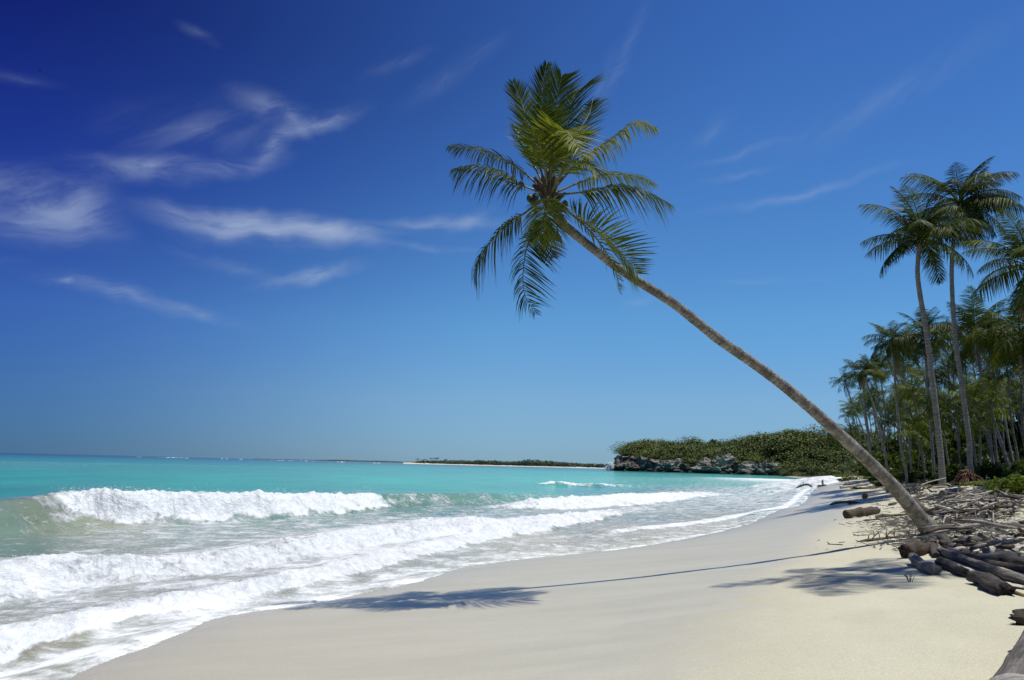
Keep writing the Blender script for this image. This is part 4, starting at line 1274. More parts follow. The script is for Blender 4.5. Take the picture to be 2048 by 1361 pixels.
NUT = nut_mesh(0.12); NUT.materials.append(M['nut'])
palm('tall grey-trunked palm standing at the edge of the driftwood, left of the two tallest', [(1885, 980), (1883, 930), (1875, 850), (1862, 740), (1852, 660), (1840, 590), (1835, 545), (1838, 500), (1842, 478)], 42, 41, .155, .10, 'near', 1.2, 32, 1, 0)
palm('tallest palm with its foot in the dark undergrowth, right of the other tall one', [(1940, 925), (1938, 880), (1925, 780), (1912, 690), (1905, 600), (1904, 520), (1912, 440), (1920, 408)], 46, 46, .155, .10, 'near', 1.3, 30, 2, wind=0.8)
palm('palm cut by the right edge of the picture, crown level with the tall pair', [(2120, 975), (2110, 850), (2085, 700), (2068, 600), (2062, 535)], 34, 34, .13, .09, 'near', 1.05, 28, 3)
palm('palm with a bushy crown behind the tall pair, right of the tallest trunk', [(2020, 940), (2000, 880), (1975, 800), (1955, 720), (1950, 672)], 52, 54, .115, .075, 'near', 1.3, 28, 4)
palm('palm at the right edge of the grove with its crown below the cut off one', [(2075, 950), (2062, 850), (2048, 760), (2040, 672)], 46, 47, .12, .08, 'near', 1.2, 24, 5)
palm('upright palm at the left of the grove with a ball-shaped crown', [(1812, 945), (1800, 880), (1793, 800), (1788, 740), (1782, 682)], 62, 62, .105, .07, 'near', 0.8, 26, 6)
palm('palm with its crown just behind the left tall trunk', [(1868, 950), (1862, 860), (1855, 780), (1852, 720), (1850, 672)], 58, 58, .105, .07, 'near', 0.95, 26, 7)
palm('thin palm leaning left at the seaward end of the grove', [(1778, 960), (1768, 900), (1752, 830), (1735, 770), (1724, 745)], 66, 66, .10, .065, 'near', 0.66, 24, 8)
palm('curved slender palm behind the thin leaning one', [(1745, 955), (1737, 880), (1728, 800), (1730, 760), (1745, 735)], 76, 76, .10, .065, 'mid', 0.72, 22, 9)
palm('palm with a dark forked-looking trunk in the middle of the grove', [(1822, 935), (1815, 850), (1805, 770), (1797, 735), (1800, 700)], 70, 70, .10, .065, 'mid', 0.9, 22, 10)
# the palm whose crown throws its shade on the dry sand, standing outside the picture to the right
g = gz1(13.4, 13.6)
palm('palm beyond the right edge whose crown shadow falls on the dry sand', None, 0, 0, .2, .12, 'near', 0.8, 11, 11, 0, None, [(13.4, 13.6, g - .1), (12.9, 13.4, g + 4), (11.8, 13.0, g + 8), (10.3, 12.7, g + 11.2), (9.35, 12.5, 13.1)], 0.2)


def crown_mesh(seed, nf):
    rng = np.random.RandomState(seed)
    mbV = []; mbF = {3: [], 4: []}; al = []; off = 0
    ph = rng.uniform(0, 6.28)
    for k in range(nf):
        cls = CROWN_CLASS[k % len(CROWN_CLASS)]
        me = LOW[cls][rng.randint(len(LOW[cls]))]
        n = len(me.vertices); co = np.empty(n * 3, np.float32); me.vertices.foreach_get('co', co); co = co.reshape(-1, 3)
        a_ = np.empty(n, np.float32); me.attributes['along'].data.foreach_get('value', a_)
        az = ph + k * 2.39996; az -= 0.45 * math.sin(az)
        Rm = np.array(Euler((rng.normal() * 0.15, rng.normal() * 0.15, az)).to_matrix())
        mbV.append(co @ Rm.T * rng.uniform(0.85, 1.15)); al.append(a_)
        for p in me.polygons:
            mbF[len(p.vertices)].append([v + off for v in p.vertices])
        off += n
    me = mesh_np('crown', np.concatenate(mbV), [np.array(f) for f in mbF.values() if f])
    add_attr(me, 'along', np.concatenate(al)); me.materials.append(M['frond_b'])
    return me


LOW = [[frond_variant(e, c, 2.8, 20 + i, 18, .8, d, False)] for i, (e, c, d) in enumerate([(1.3, .9, .2), (.85, 1.3, .5), (.4, 1.2, .7), (-.2, 1.1, .5), (-.9, .6, .2)])]
CROWNS = [crown_mesh(60 + k, 20) for k in range(5)]
TRUNKS = []
for k in range(5):
    c = 0.5 * math.sin(k * 1.9)
    me = ringed_trunk([(0, 0, -0.3), (c * 0.3, 0.1, 2.5), (c, 0.2, 5.5), (c * 1.5 - 0.2 * k, 0, 8), (c * 1.6 - 0.3 * k, 0, 10)], [.13, .10, .09, .08, .07], 7, 0.3, 0.08, seed=30 + k)
    me.materials.append(M['trunk_shade']); TRUNKS.append((me, (c * 1.6 - 0.3 * k, 0, 10)))


def grove():
    rng = np.random.RandomState(21)
    spots = []
    tries = 0
    while len(spots) < 150 and tries < 20000:
        tries += 1
        y = rng.uniform(50, 190)
        px = rng.uniform(1600, 2180)
        lim = np.interp(y, [50, 58, 66, 80, 100, 130, 190], [1930, 1868, 1815, 1788, 1758, 1728, 1695])
        if px < lim: continue
        x = (px - 1024) / FPX * y
        if any((x - a) ** 2 + (y - b) ** 2 < (3.0 if y < 90 else 12.0) for a, b, _ in spots): continue
        spots.append((x, y, px))
    for k, (x, y, px) in enumerate(spots):
        g = gz1(x, y)
        # tops fall away towards the end of the bay
        topy = np.interp(px, [1660, 1690, 1720, 1760, 1800, 1900, 2048, 2300], [850, 815, 770, 720, 690, 665, 650, 640]) + (abs(rng.normal()) * 50 if (k % 6 < 1 or px < 1760) else rng.uniform(0, 190))
        h = max(3.5, (904.5 + 0.0246 * px - topy) / FPX * y + 2.6 - g)
        h = min(h, 15.5)
        r_ = empty('palm_tree', (x, y, g), rng.normal() * 0.4)
        r_.rotation_euler = (rng.normal() * 0.05, rng.normal() * 0.07 - 0.03, rng.normal() * 0.4)
        sz = h / 10.0
        me, tp = TRUNKS[k % 5]
        o = link('trunk', me, None, r_); o.scale = (min(sz, 1.1), min(sz, 1.1), sz)
        o = link('crown', CROWNS[rng.randint(5)], None, r_)
        o.location = (tp[0] * min(sz, 1.1), 0, h - 0.05); s_ = rng.uniform(0.62, 0.95) if y < 100 else rng.uniform(0.75, 1.1); o.scale = (s_, s_, s_)
        o.rotation_euler = (0, 0, rng.normal() * 0.5)
        zone = ('at the seaward end of the grove' if px < 1775 else 'between the seaward end and the tall pair' if px < 1850 else 'behind the two tallest palms' if px < 1960 else 'at the right side of the grove')
        row = 'front-row palm' if y < 75 else 'middle-row palm' if y < 120 else 'far-back palm'
        size = 'stunted' if h < 6 else 'medium' if h < 10 else 'lofty'
        tag(r_, size + ' ' + row + ' ' + zone, 'palm tree', 'grove palms ' + zone)
    # thin straight trunks standing in front of the hill at the far end of the beach
    for k, (p, y, yt, yb) in enumerate([(1657, 150, 880, 950), (1681, 140, 878, 952), (1694, 135, 872, 953), (1702, 130, 862, 953)]):
        x = (p - 1024) / FPX * y; g = gz1(x, y)
        h = (904.5 + 0.0246 * p - yt) / FPX * y + 2.6 - g
        r_ = empty('palm_tree', (x, y, g)); me, tp = TRUNKS[0]
        o = link('trunk', me, None, r_); o.scale = (.7, .7, h / 10)
        o = link('crown', CROWNS[k], None, r_); o.location = (0, 0, h); o.scale = (0.95,) * 3
        tag(r_, 'thin pole-straight palm at the far end of the grove before the hill', 'palm tree', 'thin palms at the far end')


grove()


# ------------------------------------------------------------------ undergrowth
def shrub_meshes(seed, n, leaf, shape=(1, 1, 0.8), clumps=9):
    rng = np.random.RandomState(seed)
    C = []
    for k in range(clumps):
        a = rng.uniform(0, 6.28); rr = rng.uniform(0, 0.62)
        c = np.array([math.cos(a) * rr, math.sin(a) * rr, rng.uniform(0.2, 0.75)])
        m = n // clumps
        d = rng.normal(size=(m, 3)); d /= np.linalg.norm(d, axis=1)[:, None]
        C.append(c + d * rng.uniform(0.22, 0.42) * (rng.rand(m, 1) ** 0.35))
    C = np.concatenate(C) * np.array(shape); C[:, 2] = np.abs(C[:, 2])
    V, F = leaf_quads(C, leaf, rng, 0.6)
    fol = mesh_np('foliage', V, F, False)
    mb = MB()
    for k in range(7):
        a = rng.uniform(0, 6.28); o = np.array([math.cos(a), math.sin(a), 0])
        V, Q, T = tube(catmull([np.array([0, 0, -0.1]) + o * 0.05, o * 0.2 + np.array([0, 0, .3]), o * rng.uniform(.3, .6) + np.array([0, 0, .7 * shape[2]])], 6), np.linspace(.03, .01, 6), 5)
        mb.add(V, Q, T)
    return fol, mb.mesh('stem')


SHRUBS = {'dark': [shrub_meshes(70 + k, 620, 0.085) for k in range(4)], 'light': [shrub_meshes(80 + k, 1500, 0.055, (1, 1, .7), 14) for k in range(2)],
          'low': [shrub_meshes(90 + k, 420, 0.10, (1.2, 1.2, .5), 8) for k in range(2)]}
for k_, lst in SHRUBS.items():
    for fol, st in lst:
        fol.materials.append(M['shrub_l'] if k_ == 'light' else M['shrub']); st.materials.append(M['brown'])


def shrub(kind, x, y, size, label, group=None, hz=1.0, rng=random):
    fol, st = SHRUBS[kind][rng.randint(0, len(SHRUBS[kind]) - 1)]
    r_ = empty('shrub', (x, y, gz1(x, y) - 0.05), rng.uniform(0, 6.28))
    r_.scale = (size, size, size * hz)
    link('foliage', fol, None, r_); link('stem', st, None, r_)
    if group and not label.startswith('low'):
        px_ = x / y * FPX + 1024
        w_ = 'left of the tall pair' if px_ < 1870 else 'behind the tall pair' if px_ < 1970 else 'right of the tall pair'
        label = label + ' ' + w_; group = group + ' ' + w_
    tag(r_, label, 'shrub', group)


def undergrowth():
    rng = random.Random(5)
    # lit bush by the right edge
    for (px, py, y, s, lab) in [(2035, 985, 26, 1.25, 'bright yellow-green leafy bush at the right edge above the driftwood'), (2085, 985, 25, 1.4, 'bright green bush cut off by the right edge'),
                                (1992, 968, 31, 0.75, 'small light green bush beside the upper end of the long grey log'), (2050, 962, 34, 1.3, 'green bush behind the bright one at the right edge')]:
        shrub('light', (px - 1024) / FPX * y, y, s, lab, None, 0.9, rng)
    # front row
    lab1 = 'dark green shrub in the front row under the palms'
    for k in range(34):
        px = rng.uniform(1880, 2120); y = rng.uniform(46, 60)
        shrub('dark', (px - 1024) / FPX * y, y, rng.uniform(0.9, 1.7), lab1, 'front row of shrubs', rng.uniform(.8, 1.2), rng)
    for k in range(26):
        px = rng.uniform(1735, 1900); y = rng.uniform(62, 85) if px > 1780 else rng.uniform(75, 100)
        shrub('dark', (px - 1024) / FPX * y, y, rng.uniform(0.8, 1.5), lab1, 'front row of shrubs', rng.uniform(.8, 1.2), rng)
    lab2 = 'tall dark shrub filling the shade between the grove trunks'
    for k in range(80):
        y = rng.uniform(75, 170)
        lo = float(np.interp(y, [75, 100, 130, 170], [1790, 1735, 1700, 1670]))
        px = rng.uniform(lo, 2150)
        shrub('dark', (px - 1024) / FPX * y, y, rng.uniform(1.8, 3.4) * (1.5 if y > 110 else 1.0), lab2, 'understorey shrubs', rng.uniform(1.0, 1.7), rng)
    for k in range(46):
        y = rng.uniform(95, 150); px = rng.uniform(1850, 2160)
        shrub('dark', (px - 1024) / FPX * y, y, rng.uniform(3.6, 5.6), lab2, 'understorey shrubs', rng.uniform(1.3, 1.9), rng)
    lab3 = 'low creeping shrub on the sand at the edge of the grove'
    for k in range(36):
        t = rng.random()
        px = 1610 + 300 * t; y = float(np.interp(px, [1610, 1700, 1790, 1910], [150, 85, 55, 42])) * rng.uniform(1.0, 1.12)
        shrub('low', (px - 1024) / FPX * y, y, rng.uniform(0.5, 1.0), lab3, 'low edge shrubs', rng.uniform(.5, .9), rng)
    # creepers over the ground
    r2 = np.random.RandomState(6)
    n = 26000
    px = r2.uniform(1590, 2080, n)
    y = np.interp(px, [1590, 1640, 1700, 1790, 1880, 1960, 2080], [190, 125, 80, 54, 47, 36, 28]) * (1 + np.abs(r2.normal(size=n)) * 0.16)
    x = (px - 1024) / FPX * y
    keep = fbm(x * 0.25, y * 0.25, 2, 3) > -0.12
    x, y = x[keep], y[keep]
    C = np.stack([x, y, gz(x, y) + 0.04 + 0.16 * r2.rand(len(x))], 1)
    V, F = leaf_quads(C, 0.075 * np.clip(y / 45, 0.8, 2.5), r2, 0.8)
    tag(link('beach_creeper', mesh_np('beach_creeper', V, F, False), M['vine']), 'green creeping ground cover along the top of the beach', 'ground cover', kind='stuff')
    # brown root mass at the foot of the tallest palm
    y = 45.2; c = at_y(1936, 932, y); g = gz1(c[0], y)
    rr = np.random.RandomState(9); mb = MB()
    for k in range(150):
        d = rr.normal(size=3); d /= np.linalg.norm(d); d[2] = abs(d[2])
        p0 = np.array([0, 0, 0.2 + 0.5 * rr.rand()]); p2 = d * np.array([1.3, .8, 1.0]) * rr.uniform(.6, 1.1); p1 = p2 * 0.6 + np.array([0, 0, .15]); p2[2] = max(p2[2] - 0.5, -0.05)
        V, Q, T = tube(catmull([p0, p1, p2], 6), np.linspace(.05, .012, 6), 4); mb.add(V, Q, T)
    o = link('root_mass', mb.mesh('root_mass'), M['roots']); o.location = (c[0], y, g)
    o.scale = (1, 1, max(0.8, (c[2] - g) / 0.9))
    tag(o, 'reddish brown tangle of exposed roots at the foot of the tallest palm', 'roots')


undergrowth()


# ------------------------------------------------------------------ driftwood
def log_mesh(L, r0, r1, seed=0, seg=12, bend=0.04, rough=0.10, knots=2, end='cut', twigs=0, name='driftwood'):
    """a log along local +X starting at the origin"""
    rng = np.random.RandomState(seed)
    n = max(10, int(L / 0.07)) if L > 1 else 12
    n = min(n, 60)
    t = np.linspace(0, 1, n)
    P = np.stack([t * L, bend * L * (np.sin(math.pi * t * rng.uniform(.8, 1.6) + rng.uniform(0, 1)) - 0.4) * rng.choice([-1, 1]), bend * 0.6 * L * np.sin(math.pi * t * 1.3 + rng.uniform(0, 3))], 1)
    R = r0 + (r1 - r0) * t
    R = R * (1 + 0.10 * fbm(t * 3 + seed, 0.7, 0, 3))
    for k in range(knots):
        c = rng.uniform(0.1, 0.9); R = R * (1 + 0.22 * np.exp(-((t - c) * L / (r0 * 1.2)) ** 2))
    if end == 'taper':
        R = R * np.clip((1.02 - t) / 0.25, 0.08, 1)
    if end == 'both':
        R = R * np.clip((1.02 - t) / 0.3, 0.1, 1) * np.clip((t + 0.03) / 0.15, 0.25, 1)
    mb = MB()
    V, Q, T = tube(P, R, seg, True, rough * 1.6, seed)
    if end == 'broken':                                   # splintered ends
        V[:seg, 0] -= np.abs(rng.normal(size=seg)) * r0 * 0.7
        V[(n - 1) * seg:n * seg, 0] += np.abs(rng.normal(size=seg)) * r1 * 0.9
    else:
        V[n * seg, 0] += r0 * 0.12; V[n * seg + 1, 0] -= r1 * 0.12
    mb.add(V, Q, T)
    for k in range(twigs):
        i = rng.randint(n // 6, n - 2); a = rng.uniform(0, 6.28)
        d = np.array([rng.uniform(-.2, .9), math.cos(a), abs(math.sin(a))]); d /= np.linalg.norm(d)
        ln = rng.uniform(0.15, 0.45) * min(1.0, L)
        V, Q, T = tube(catmull([P[i], P[i] + d * ln * .5 + np.array([0, 0, .02]), P[i] + d * ln + rng.normal(size=3) * .05], 5), np.linspace(R[i] * .45, R[i] * .12, 5), 5)
        mb.add(V, Q, T)
    return mb.mesh(name)


def place_between(o, p0, p1, roll=0.0):
    d = Vector(p1) - Vector(p0)
    q = d.to_track_quat('X', 'Z')
    o.rotation_mode = 'QUATERNION'
    o.rotation_quaternion = q @ Euler((roll, 0, 0)).to_quaternion()
    o.location = tuple(p0)


LOGN = [0]


def log(label, a, b, ra, rb, mat, name='driftwood_log', lift=(0, 0), end='cut', bend=0.03, knots=2, twigs=0, rough=0.17, seg=14):
    """a,b: axis pixels; ra,rb: radii in pixels"""
    LOGN[0] += 1
    if ra < 20: ra, rb = ra * 0.86, rb * 0.86
    ga = ground(a[0], a[1] + ra); gb = ground(b[0], b[1] + rb)
    pa = at_y(a[0], a[1], ga[1]); pb = at_y(b[0], b[1], gb[1])
    ka, kb = ga[1] / FPX, gb[1] / FPX
    R0, R1 = ra * ka, rb * kb
    pa[2] += lift[0]; pb[2] += lift[1]
    pa[2] = max(pa[2], gz1(pa[0], pa[1]) + R0 * 0.55); pb[2] = max(pb[2], gz1(pb[0], pb[1]) + R1 * 0.55)
    L = float(np.linalg.norm(pb - pa))
    me = log_mesh(L, R0, R1, 200 + LOGN[0], seg, bend, rough, knots, end, twigs)
    o = link(name, me, M[mat])
    place_between(o, pa, pb)
    tag(o, label, 'driftwood')
    return o


def driftwood():
    # foreground pile around the foot of the leaning palm
    log('blue-grey log with a dark sawn end in the shade below the leaning palm', (1828, 1118), (1866, 1140), 11, 13, 'grey')
    log('broken brown log stub with a red-brown torn end left of the shaded log', (1812, 1105), (1862, 1092), 14, 13, 'brown', end='broken')
    log('long straight pale-topped log running from the palm foot out to the right edge', (1878, 1103), (2060, 1168), 9, 10, 'grey', bend=0.01)
    log('short dark rotten log below the long straight log', (1880, 1126), (1938, 1146), 11, 9, 'dark', end='broken')
    log('thick charred stump at the lower end of the pile', (1946, 1156), (2016, 1176), 13, 16, 'dark', end='broken', rough=.2)
    log('dark log lying behind the long straight log', (1886, 1088), (2060, 1132), 8, 11, 'dark', bend=0.02)
    log('dark grey log second behind the long straight log', (1900, 1104), (2070, 1146), 9, 10, 'dark', bend=.02)
    log('sun-white bent log at the right edge of the foreground pile', (1968, 1105), (2060, 1091), 9, 9, 'pale', bend=.06)
    log('rounded grey log lying just right of the palm foot', (1912, 1086), (1976, 1080), 10, 12, 'grey', end='both')
    log('grey log half buried behind the rounded one', (1880, 1078), (1930, 1098), 8, 8, 'dark')
    log('thin pale pole across the back of the foreground pile', (1960, 1098), (2060, 1082), 3.5, 3.5, 'pale', end='taper')
    log('knotty grey log in the shade under the white log', (1950, 1118), (2052, 1112), 9, 9, 'grey', rough=.2)
    log('short thick log wedged under the palm foot', (1846, 1082), (1886, 1108), 10, 9, 'dark')
    log('yellow cane stem poking out of the sand at the lower right of the pile', (2008, 1181), (2065, 1196), 4, 3.5, 'straw', 'cane_stem', end='taper')
    log('dark twig crossing above the yellow cane', (2010, 1174), (2060, 1180), 2.5, 2, 'dark', 'driftwood_stick', end='taper')
    log('thin pale forked stick standing off the charred stump', (2034, 1150), (2052, 1180), 2, 1.5, 'pale', 'driftwood_stick', end='taper')
    # on the open sand
    log('long brown branch with side twigs lying left of the palm foot', (1714, 1085), (1852, 1067), 3, 3.6, 'brown', 'driftwood_branch', end='both', twigs=9, bend=.012)
    log('short round brown log alone on the damp sand', (1692, 1031), (1755, 1020), 9, 9.5, 'brown', rough=.16)
    log('crooked grey branch with a knobbly end near the tide line', (1657, 1011), (1724, 1003), 2.6, 3.4, 'brown', 'driftwood_branch', end='both', bend=.05, twigs=1)
    log('yellow-brown stick behind the lone round log', (1752, 1036), (1836, 1026), 3, 2.6, 'straw', 'driftwood_stick', end='taper')
    log('thin dark stick in front of the yellow-brown one', (1725, 1042), (1766, 1037), 1.8, 2, 'dark', 'driftwood_stick', end='both')
    log('small dark chunk of wood beside the leaning trunk', (1776, 1010), (1796, 1006), 3.2, 3, 'dark', end='both')
    log('stubby post of wood near the leaning trunk', (1818, 1046), (1832, 1045), 4, 3.5, 'brown', end='broken')
    # upper jumble, larger pieces
    log('long thick weathered log slanting up to the bright bush', (1884, 997), (1998, 964), 6.5, 4, 'grey', bend=.012)
    log('grey log below and right of the long slanting one', (1948, 1010), (2016, 980), 5, 4, 'grey')
    log('long thin bleached pole slanting to the right edge', (1964, 1030), (2056, 994), 3, 2.4, 'pale', bend=.01)
    log('bleached log end entering from the right edge', (2004, 997), (2060, 983), 3.6, 5, 'pale')
    log('grey log resting against the right edge above the bleached pole', (2000, 994), (2064, 977), 4, 5, 'grey')
    log('white sunlit branch lying beside the leaning trunk', (1874, 1032), (1916, 1040), 3, 2.5, 'pale', 'driftwood_branch')
    log('golden brown splintered log standing askew in the jumble', (1920, 1043), (1946, 1024), 5, 5, 'straw', end='broken')
    log('thin white upright stick poking out of the jumble', (1915, 1047), (1916, 1022), 2, 1.4, 'pale', 'driftwood_stick', lift=(0, 0.3), end='taper', bend=.01)
    log('second thin white upright stick near the golden log', (1990, 1050), (1986, 1036), 1.8, 1.2, 'pale', 'driftwood_stick', lift=(0, 0.2), end='taper', bend=.01)
    log('brown log behind the leaning trunk', (1838, 1010), (1880, 1018), 5.5, 5, 'brown', rough=.18)
    log('dark brown root piece behind the leaning trunk', (1852, 1024), (1890, 1030), 6, 5, 'dark', end='broken', twigs=3)
    log('long cane running right from behind the trunk', (1880, 1052), (1950, 1046), 2.5, 2.2, 'straw', 'cane_stem', end='taper', bend=.01)
    log('second cane crossing just below the first', (1884, 1063), (1926, 1052), 3, 2.6, 'straw', 'cane_stem', end='taper', bend=.01)
    log('bent grey pole between the jumble and the bare sand', (1936, 1026), (1990, 1038), 2.4, 2.4, 'grey', 'driftwood_stick')
    log('broad grey plank-like log left of the tall palm', (1822, 966), (1862, 962), 4, 3.5, 'grey')
    log('flat pale log below the low creepers', (1800, 975), (1850, 968), 3, 3, 'pale')
    log('thick grey log at the foot of the tall palm', (1888, 986), (1924, 978), 5, 4.5, 'brown')
    log('wide fallen trunk at the top of the open beach', (1680, 975), (1738, 968), 3.4, 3, 'pale', rough=.05)
    log('dark fallen bough along the top of the beach', (1700, 978), (1760, 975), 2.2, 2, 'dark', 'driftwood_branch', end='both', twigs=4)
    log('dark crooked branch at the end of the white swash', (1652, 968), (1676, 976), 2.2, 1.6, 'dark', 'driftwood_branch', end='both', twigs=3)
    log('dark branched snag lying in the swash', (1594, 979), (1632, 974), 2.4, 2, 'dark', 'driftwood_branch', end='both', twigs=7)
    log('small dark snag right of the one in the swash', (1634, 973), (1654, 970), 2, 1.5, 'dark', 'driftwood_branch', end='both', twigs=5)
    log('little mound of dark wood on the upper beach', (1686, 972), (1706, 969), 3, 2.4, 'dark', end='both', twigs=5)
    # right foreground
    log('large smooth grey driftwood trunk in the bottom right corner', (1990, 1447), (2140, 1228), 46, 42, 'grey', end='cut', bend=.004, knots=0, rough=.03, seg=28)
    log('pale rounded log end under the large grey trunk', (1978, 1405), (2120, 1392), 46, 42, 'pale', end='both', bend=.01, knots=0, rough=.04, seg=28)
    log('dark splintered stump at the right edge above the corner trunk', (2036, 1236), (2100, 1240), 15, 17, 'dark', end='broken', rough=.3, twigs=6)
    log('pointed dark splinter in front of the stump', (2020, 1231), (2046, 1241), 3, 5, 'dark', 'driftwood_stick', end='both')
    log('sliver of dark bark lying beside the corner trunk', (2015, 1304), (2032, 1301), 1.6, 2.4, 'dark', 'bark_chip', end='both', bend=.01)
    log('tiny bark flake above the dark sliver', (2027, 1293), (2036, 1292), 1.2, 1.6, 'dark', 'bark_chip', end='both', bend=.01)
    # coconut
    g = ground(1730, 998); o = link('coconut', nut_mesh(5.2 * g[1] / FPX, 3), M['husk']); o.location = (g[0], g[1], g[2] + 5.0 * g[1] / FPX); o.rotation_euler = (1.1, .4, .3)
    tag(o, 'brown coconut lying alone on the wet sand', 'coconut')
    # small seedling twigs in the shade
    g = ground(1820, 1164); mb = MB(); rr = np.random.RandomState(2)
    for k in range(9):
        a = rr.uniform(-1, 1); b = rr.uniform(-1, 1)
        V, Q, T = tube(catmull([(0.02 * a, 0.02 * b, -0.02), (0.05 * a, .03 * b, .05), (0.09 * a, .05 * b, .08 + .05 * rr.rand())], 5), np.linspace(.005, .002, 5), 4); mb.add(V, Q, T)
    o = link('beach_seedling', mb.mesh('beach_seedling'), M['dark']); o.location = tuple(g)
    tag(o, 'tiny dark sprig standing in the crown shadow on the sand', 'plant')

    # the jumble: sticks that nobody could tell apart
    rng = np.random.RandomState(14)
    var = {}
    for mt in ('grey', 'pale', 'brown', 'dark'):
        var[mt] = []
        for k in range(5):
            me = log_mesh(1.0, 0.035, 0.022, 300 + k, 7, 0.05, 0.12, 1, ['cut', 'taper', 'both', 'broken', 'taper'][k], [0, 0, 1, 0, 1][k], 'stick'); me.materials.append(M[mt]); var[mt].append(me)
    zones = [  # pixel polygon as x range, y low/high at both ends, count, place
        (1800, 1900, (966, 1000), (970, 1045), 70, 'between the leaning trunk and the tall palm'), (1880, 2060, (985, 1050), (975, 1040), 150, 'in the jumble right of the leaning trunk'),
        (1890, 2060, (1072, 1100), (1075, 1125), 45, 'in the foreground pile right of the palm foot'), (1700, 1810, (962, 975), (966, 985), 25, 'on the upper beach left of the leaning trunk')]
    adj = dict(grey='weathered grey stick', pale='bleached pale stick', brown='brown stick', dark='dark rotting stick')
    for (x0, x1, ya, yb, cnt, place) in zones:
        for k in range(cnt):
            t = rng.rand(); px = x0 + (x1 - x0) * t
            py = rng.uniform(ya[0] + (yb[0] - ya[0]) * t, ya[1] + (yb[1] - ya[1]) * t)
            g = ground(px, py)
            mt = rng.choice(['grey', 'pale', 'brown', 'dark'], p=[.37, .40, .11, .12])  # share of pale wood raised to stand in for sunlit sticks
            o = link('driftwood_stick', var[mt][rng.randint(5)])
            L = rng.uniform(0.35, 1.5) * (1.2 if g[1] > 25 else 0.75); th = rng.uniform(0.35, 1.25)
            yaw = rng.normal(0.75, 0.55) if rng.rand() < 0.7 else rng.uniform(0, 3.14)
            pit = rng.normal() * 0.10
            o.scale = (L, th, th)
            o.rotation_euler = (rng.uniform(0, 6.28), pit, yaw)
            d = np.array([math.cos(yaw), math.sin(yaw)]) * L * 0.5
            z0, z1 = gz1(g[0] - d[0], g[1] - d[1]), gz1(g[0] + d[0], g[1] + d[1])
            slope = math.atan2(z1 - z0, L)
            o.rotation_euler[1] = pit - slope
            o.location = (g[0] - d[0], g[1] - d[1], z0 + 0.03 * th + rng.uniform(0, 0.28) * (0.5 if 'upper' in place else 1) + abs(math.sin(pit)) * L * 0.4)
            tag(o, adj[mt] + ' ' + place, 'driftwood', 'sticks ' + place)
    # crumbs of wood, husk and leaf
    V0 = []; mb = MB()
    for k in range(2600):
        px = rng.uniform(1740, 2048); py = rng.choice([rng.uniform(968, 1060), rng.uniform(1040, 1100)])
        if px < 1800 and rng.rand() < 0.75: continue
        d = ray(px, py)
        V0.append((px, py))
    G = np.array([ground(*p) for p in V0[:900]])
    for g in G:
        n_ = 3
        for q in range(n_):
            c = g + np.array([rng.normal() * .35, rng.normal() * .6, 0]); c[2] = g[2] + 0.012
            L = rng.uniform(.04, .22); w = rng.uniform(.006, .02); a = rng.uniform(0, 6.28)
            u_ = np.array([math.cos(a), math.sin(a), rng.normal() * .15]) * L; v_ = np.array([-math.sin(a), math.cos(a), 0]) * w; h_ = np.array([0, 0, w])
            mb.add([c - u_ - v_, c - u_ + v_, c + u_ + v_ * .4, c + u_ - v_ * .4, c - u_ + h_, c + u_ + h_], [(0, 3, 5, 4), (1, 4, 5, 2)], [(0, 4, 1), (3, 2, 5)])
    tag(link('beach_litter', mb.mesh('beach_litter', False), M['grey']), 'scattered crumbs of wood and husk on the upper beach', 'litter', kind='stuff')


driftwood()


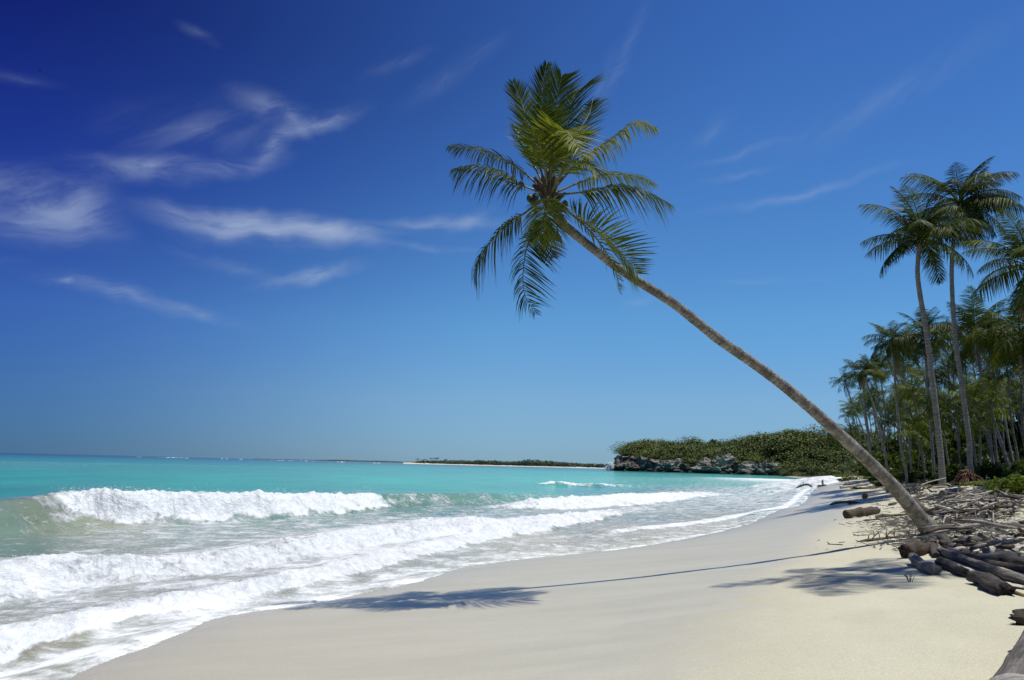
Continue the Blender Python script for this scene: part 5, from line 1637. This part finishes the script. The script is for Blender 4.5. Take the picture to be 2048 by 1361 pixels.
# ------------------------------------------------------------------ spray over the breakers and the bird
def spray():
    rng = np.random.RandomState(17)
    mb = MB()
    O = np.array([(1, 0, 0), (-1, 0, 0), (0, 1, 0), (0, -1, 0), (0, 0, 1), (0, 0, -1)], float)
    FF = [(0, 2, 4), (2, 1, 4), (1, 3, 4), (3, 0, 4), (2, 0, 5), (1, 2, 5), (3, 1, 5), (0, 3, 5)]
    for wi, cnt in ((0, 3600), (3, 2500), (1, 600)):
        P, hh, ff = wave_line(WAVES[wi]['rows'])
        gusts = [(rng.uniform(0, 1), rng.uniform(.02, .05), rng.uniform(.3, 1)) for _ in range(14)]
        k = 0
        while k < cnt:
            t = rng.rand(); par = t * (len(hh) - 1); i = int(par); f = par - i
            if np.interp(par, np.arange(len(ff)), ff) < 0.85: 
                k += 0.2; continue
            amp = 0.07 + sum(a * math.exp(-((t - c) / w) ** 2) for c, w, a in gusts) * 0.13
            p = P[i] * (1 - f) + P[i + 1] * f; h = hh[i] * (1 - f) + hh[i + 1] * f
            c = np.array([p[0] + rng.normal() * .25, p[1] + rng.normal() * .25, h * 0.93 + abs(rng.normal()) * amp * h])
            mb.add(O * rng.uniform(.004, .016) * rng.uniform(.6, 1.2, (1, 3)) + c, FF); k += 1
    tag(link('wave_spray', mb.mesh('wave_spray'), M['spray']), 'white droplets thrown up along the crests of the breakers', 'spray', kind='stuff')
    # soaring bird
    c = at_y(80, 141, 60.0)
    mb = MB()
    body = catmull([(-.2, 0, .0), (-.12, 0, .01), (.0, 0, .015), (.14, 0, .01), (.22, 0, 0)], 12)
    V, Q, T = tube(body, [.008, .02, .03, .036, .04, .042, .04, .034, .03, .028, .02, .004], 8); mb.add(V, Q, T)
    for s in (1, -1):
        W = [(0.06, 0, .02, .10), (0.09, .12 * s, .05, .10), (.07, .24 * s, .06, .075), (.0, .36 * s, .03, .03), (-.03, .40 * s, .02, .006)]
        pts = []
        for (x, y, z, w) in W: pts += [(x, y, z), (x - w, y, z - .003), (x - w * .4, y, z + .008)]
        fc = []
        for i in range(4):
            a = 3 * i; b = a + 3
            fc += [(a, b, b + 2, a + 2), (a + 2, b + 2, b + 1, a + 1), (a + 1, b + 1, b, a)]
        mb.add(pts, fc)
    mb.add([(-.16, 0, .01), (-.34, .06, 0), (-.30, 0, .0), (-.34, -.06, 0), (-.2, 0, -.01)], [(0, 1, 2), (0, 2, 3), (4, 2, 1), (4, 3, 2)])
    o = link('bird', mb.mesh('bird'), M['bird']); o.location = tuple(c); o.rotation_euler = (math.radians(70), math.radians(10), math.radians(160))
    o.scale = (0.6, 0.6, 0.6)
    tag(o, 'small dark seabird soaring high at the upper left of the sky', 'bird')


spray()
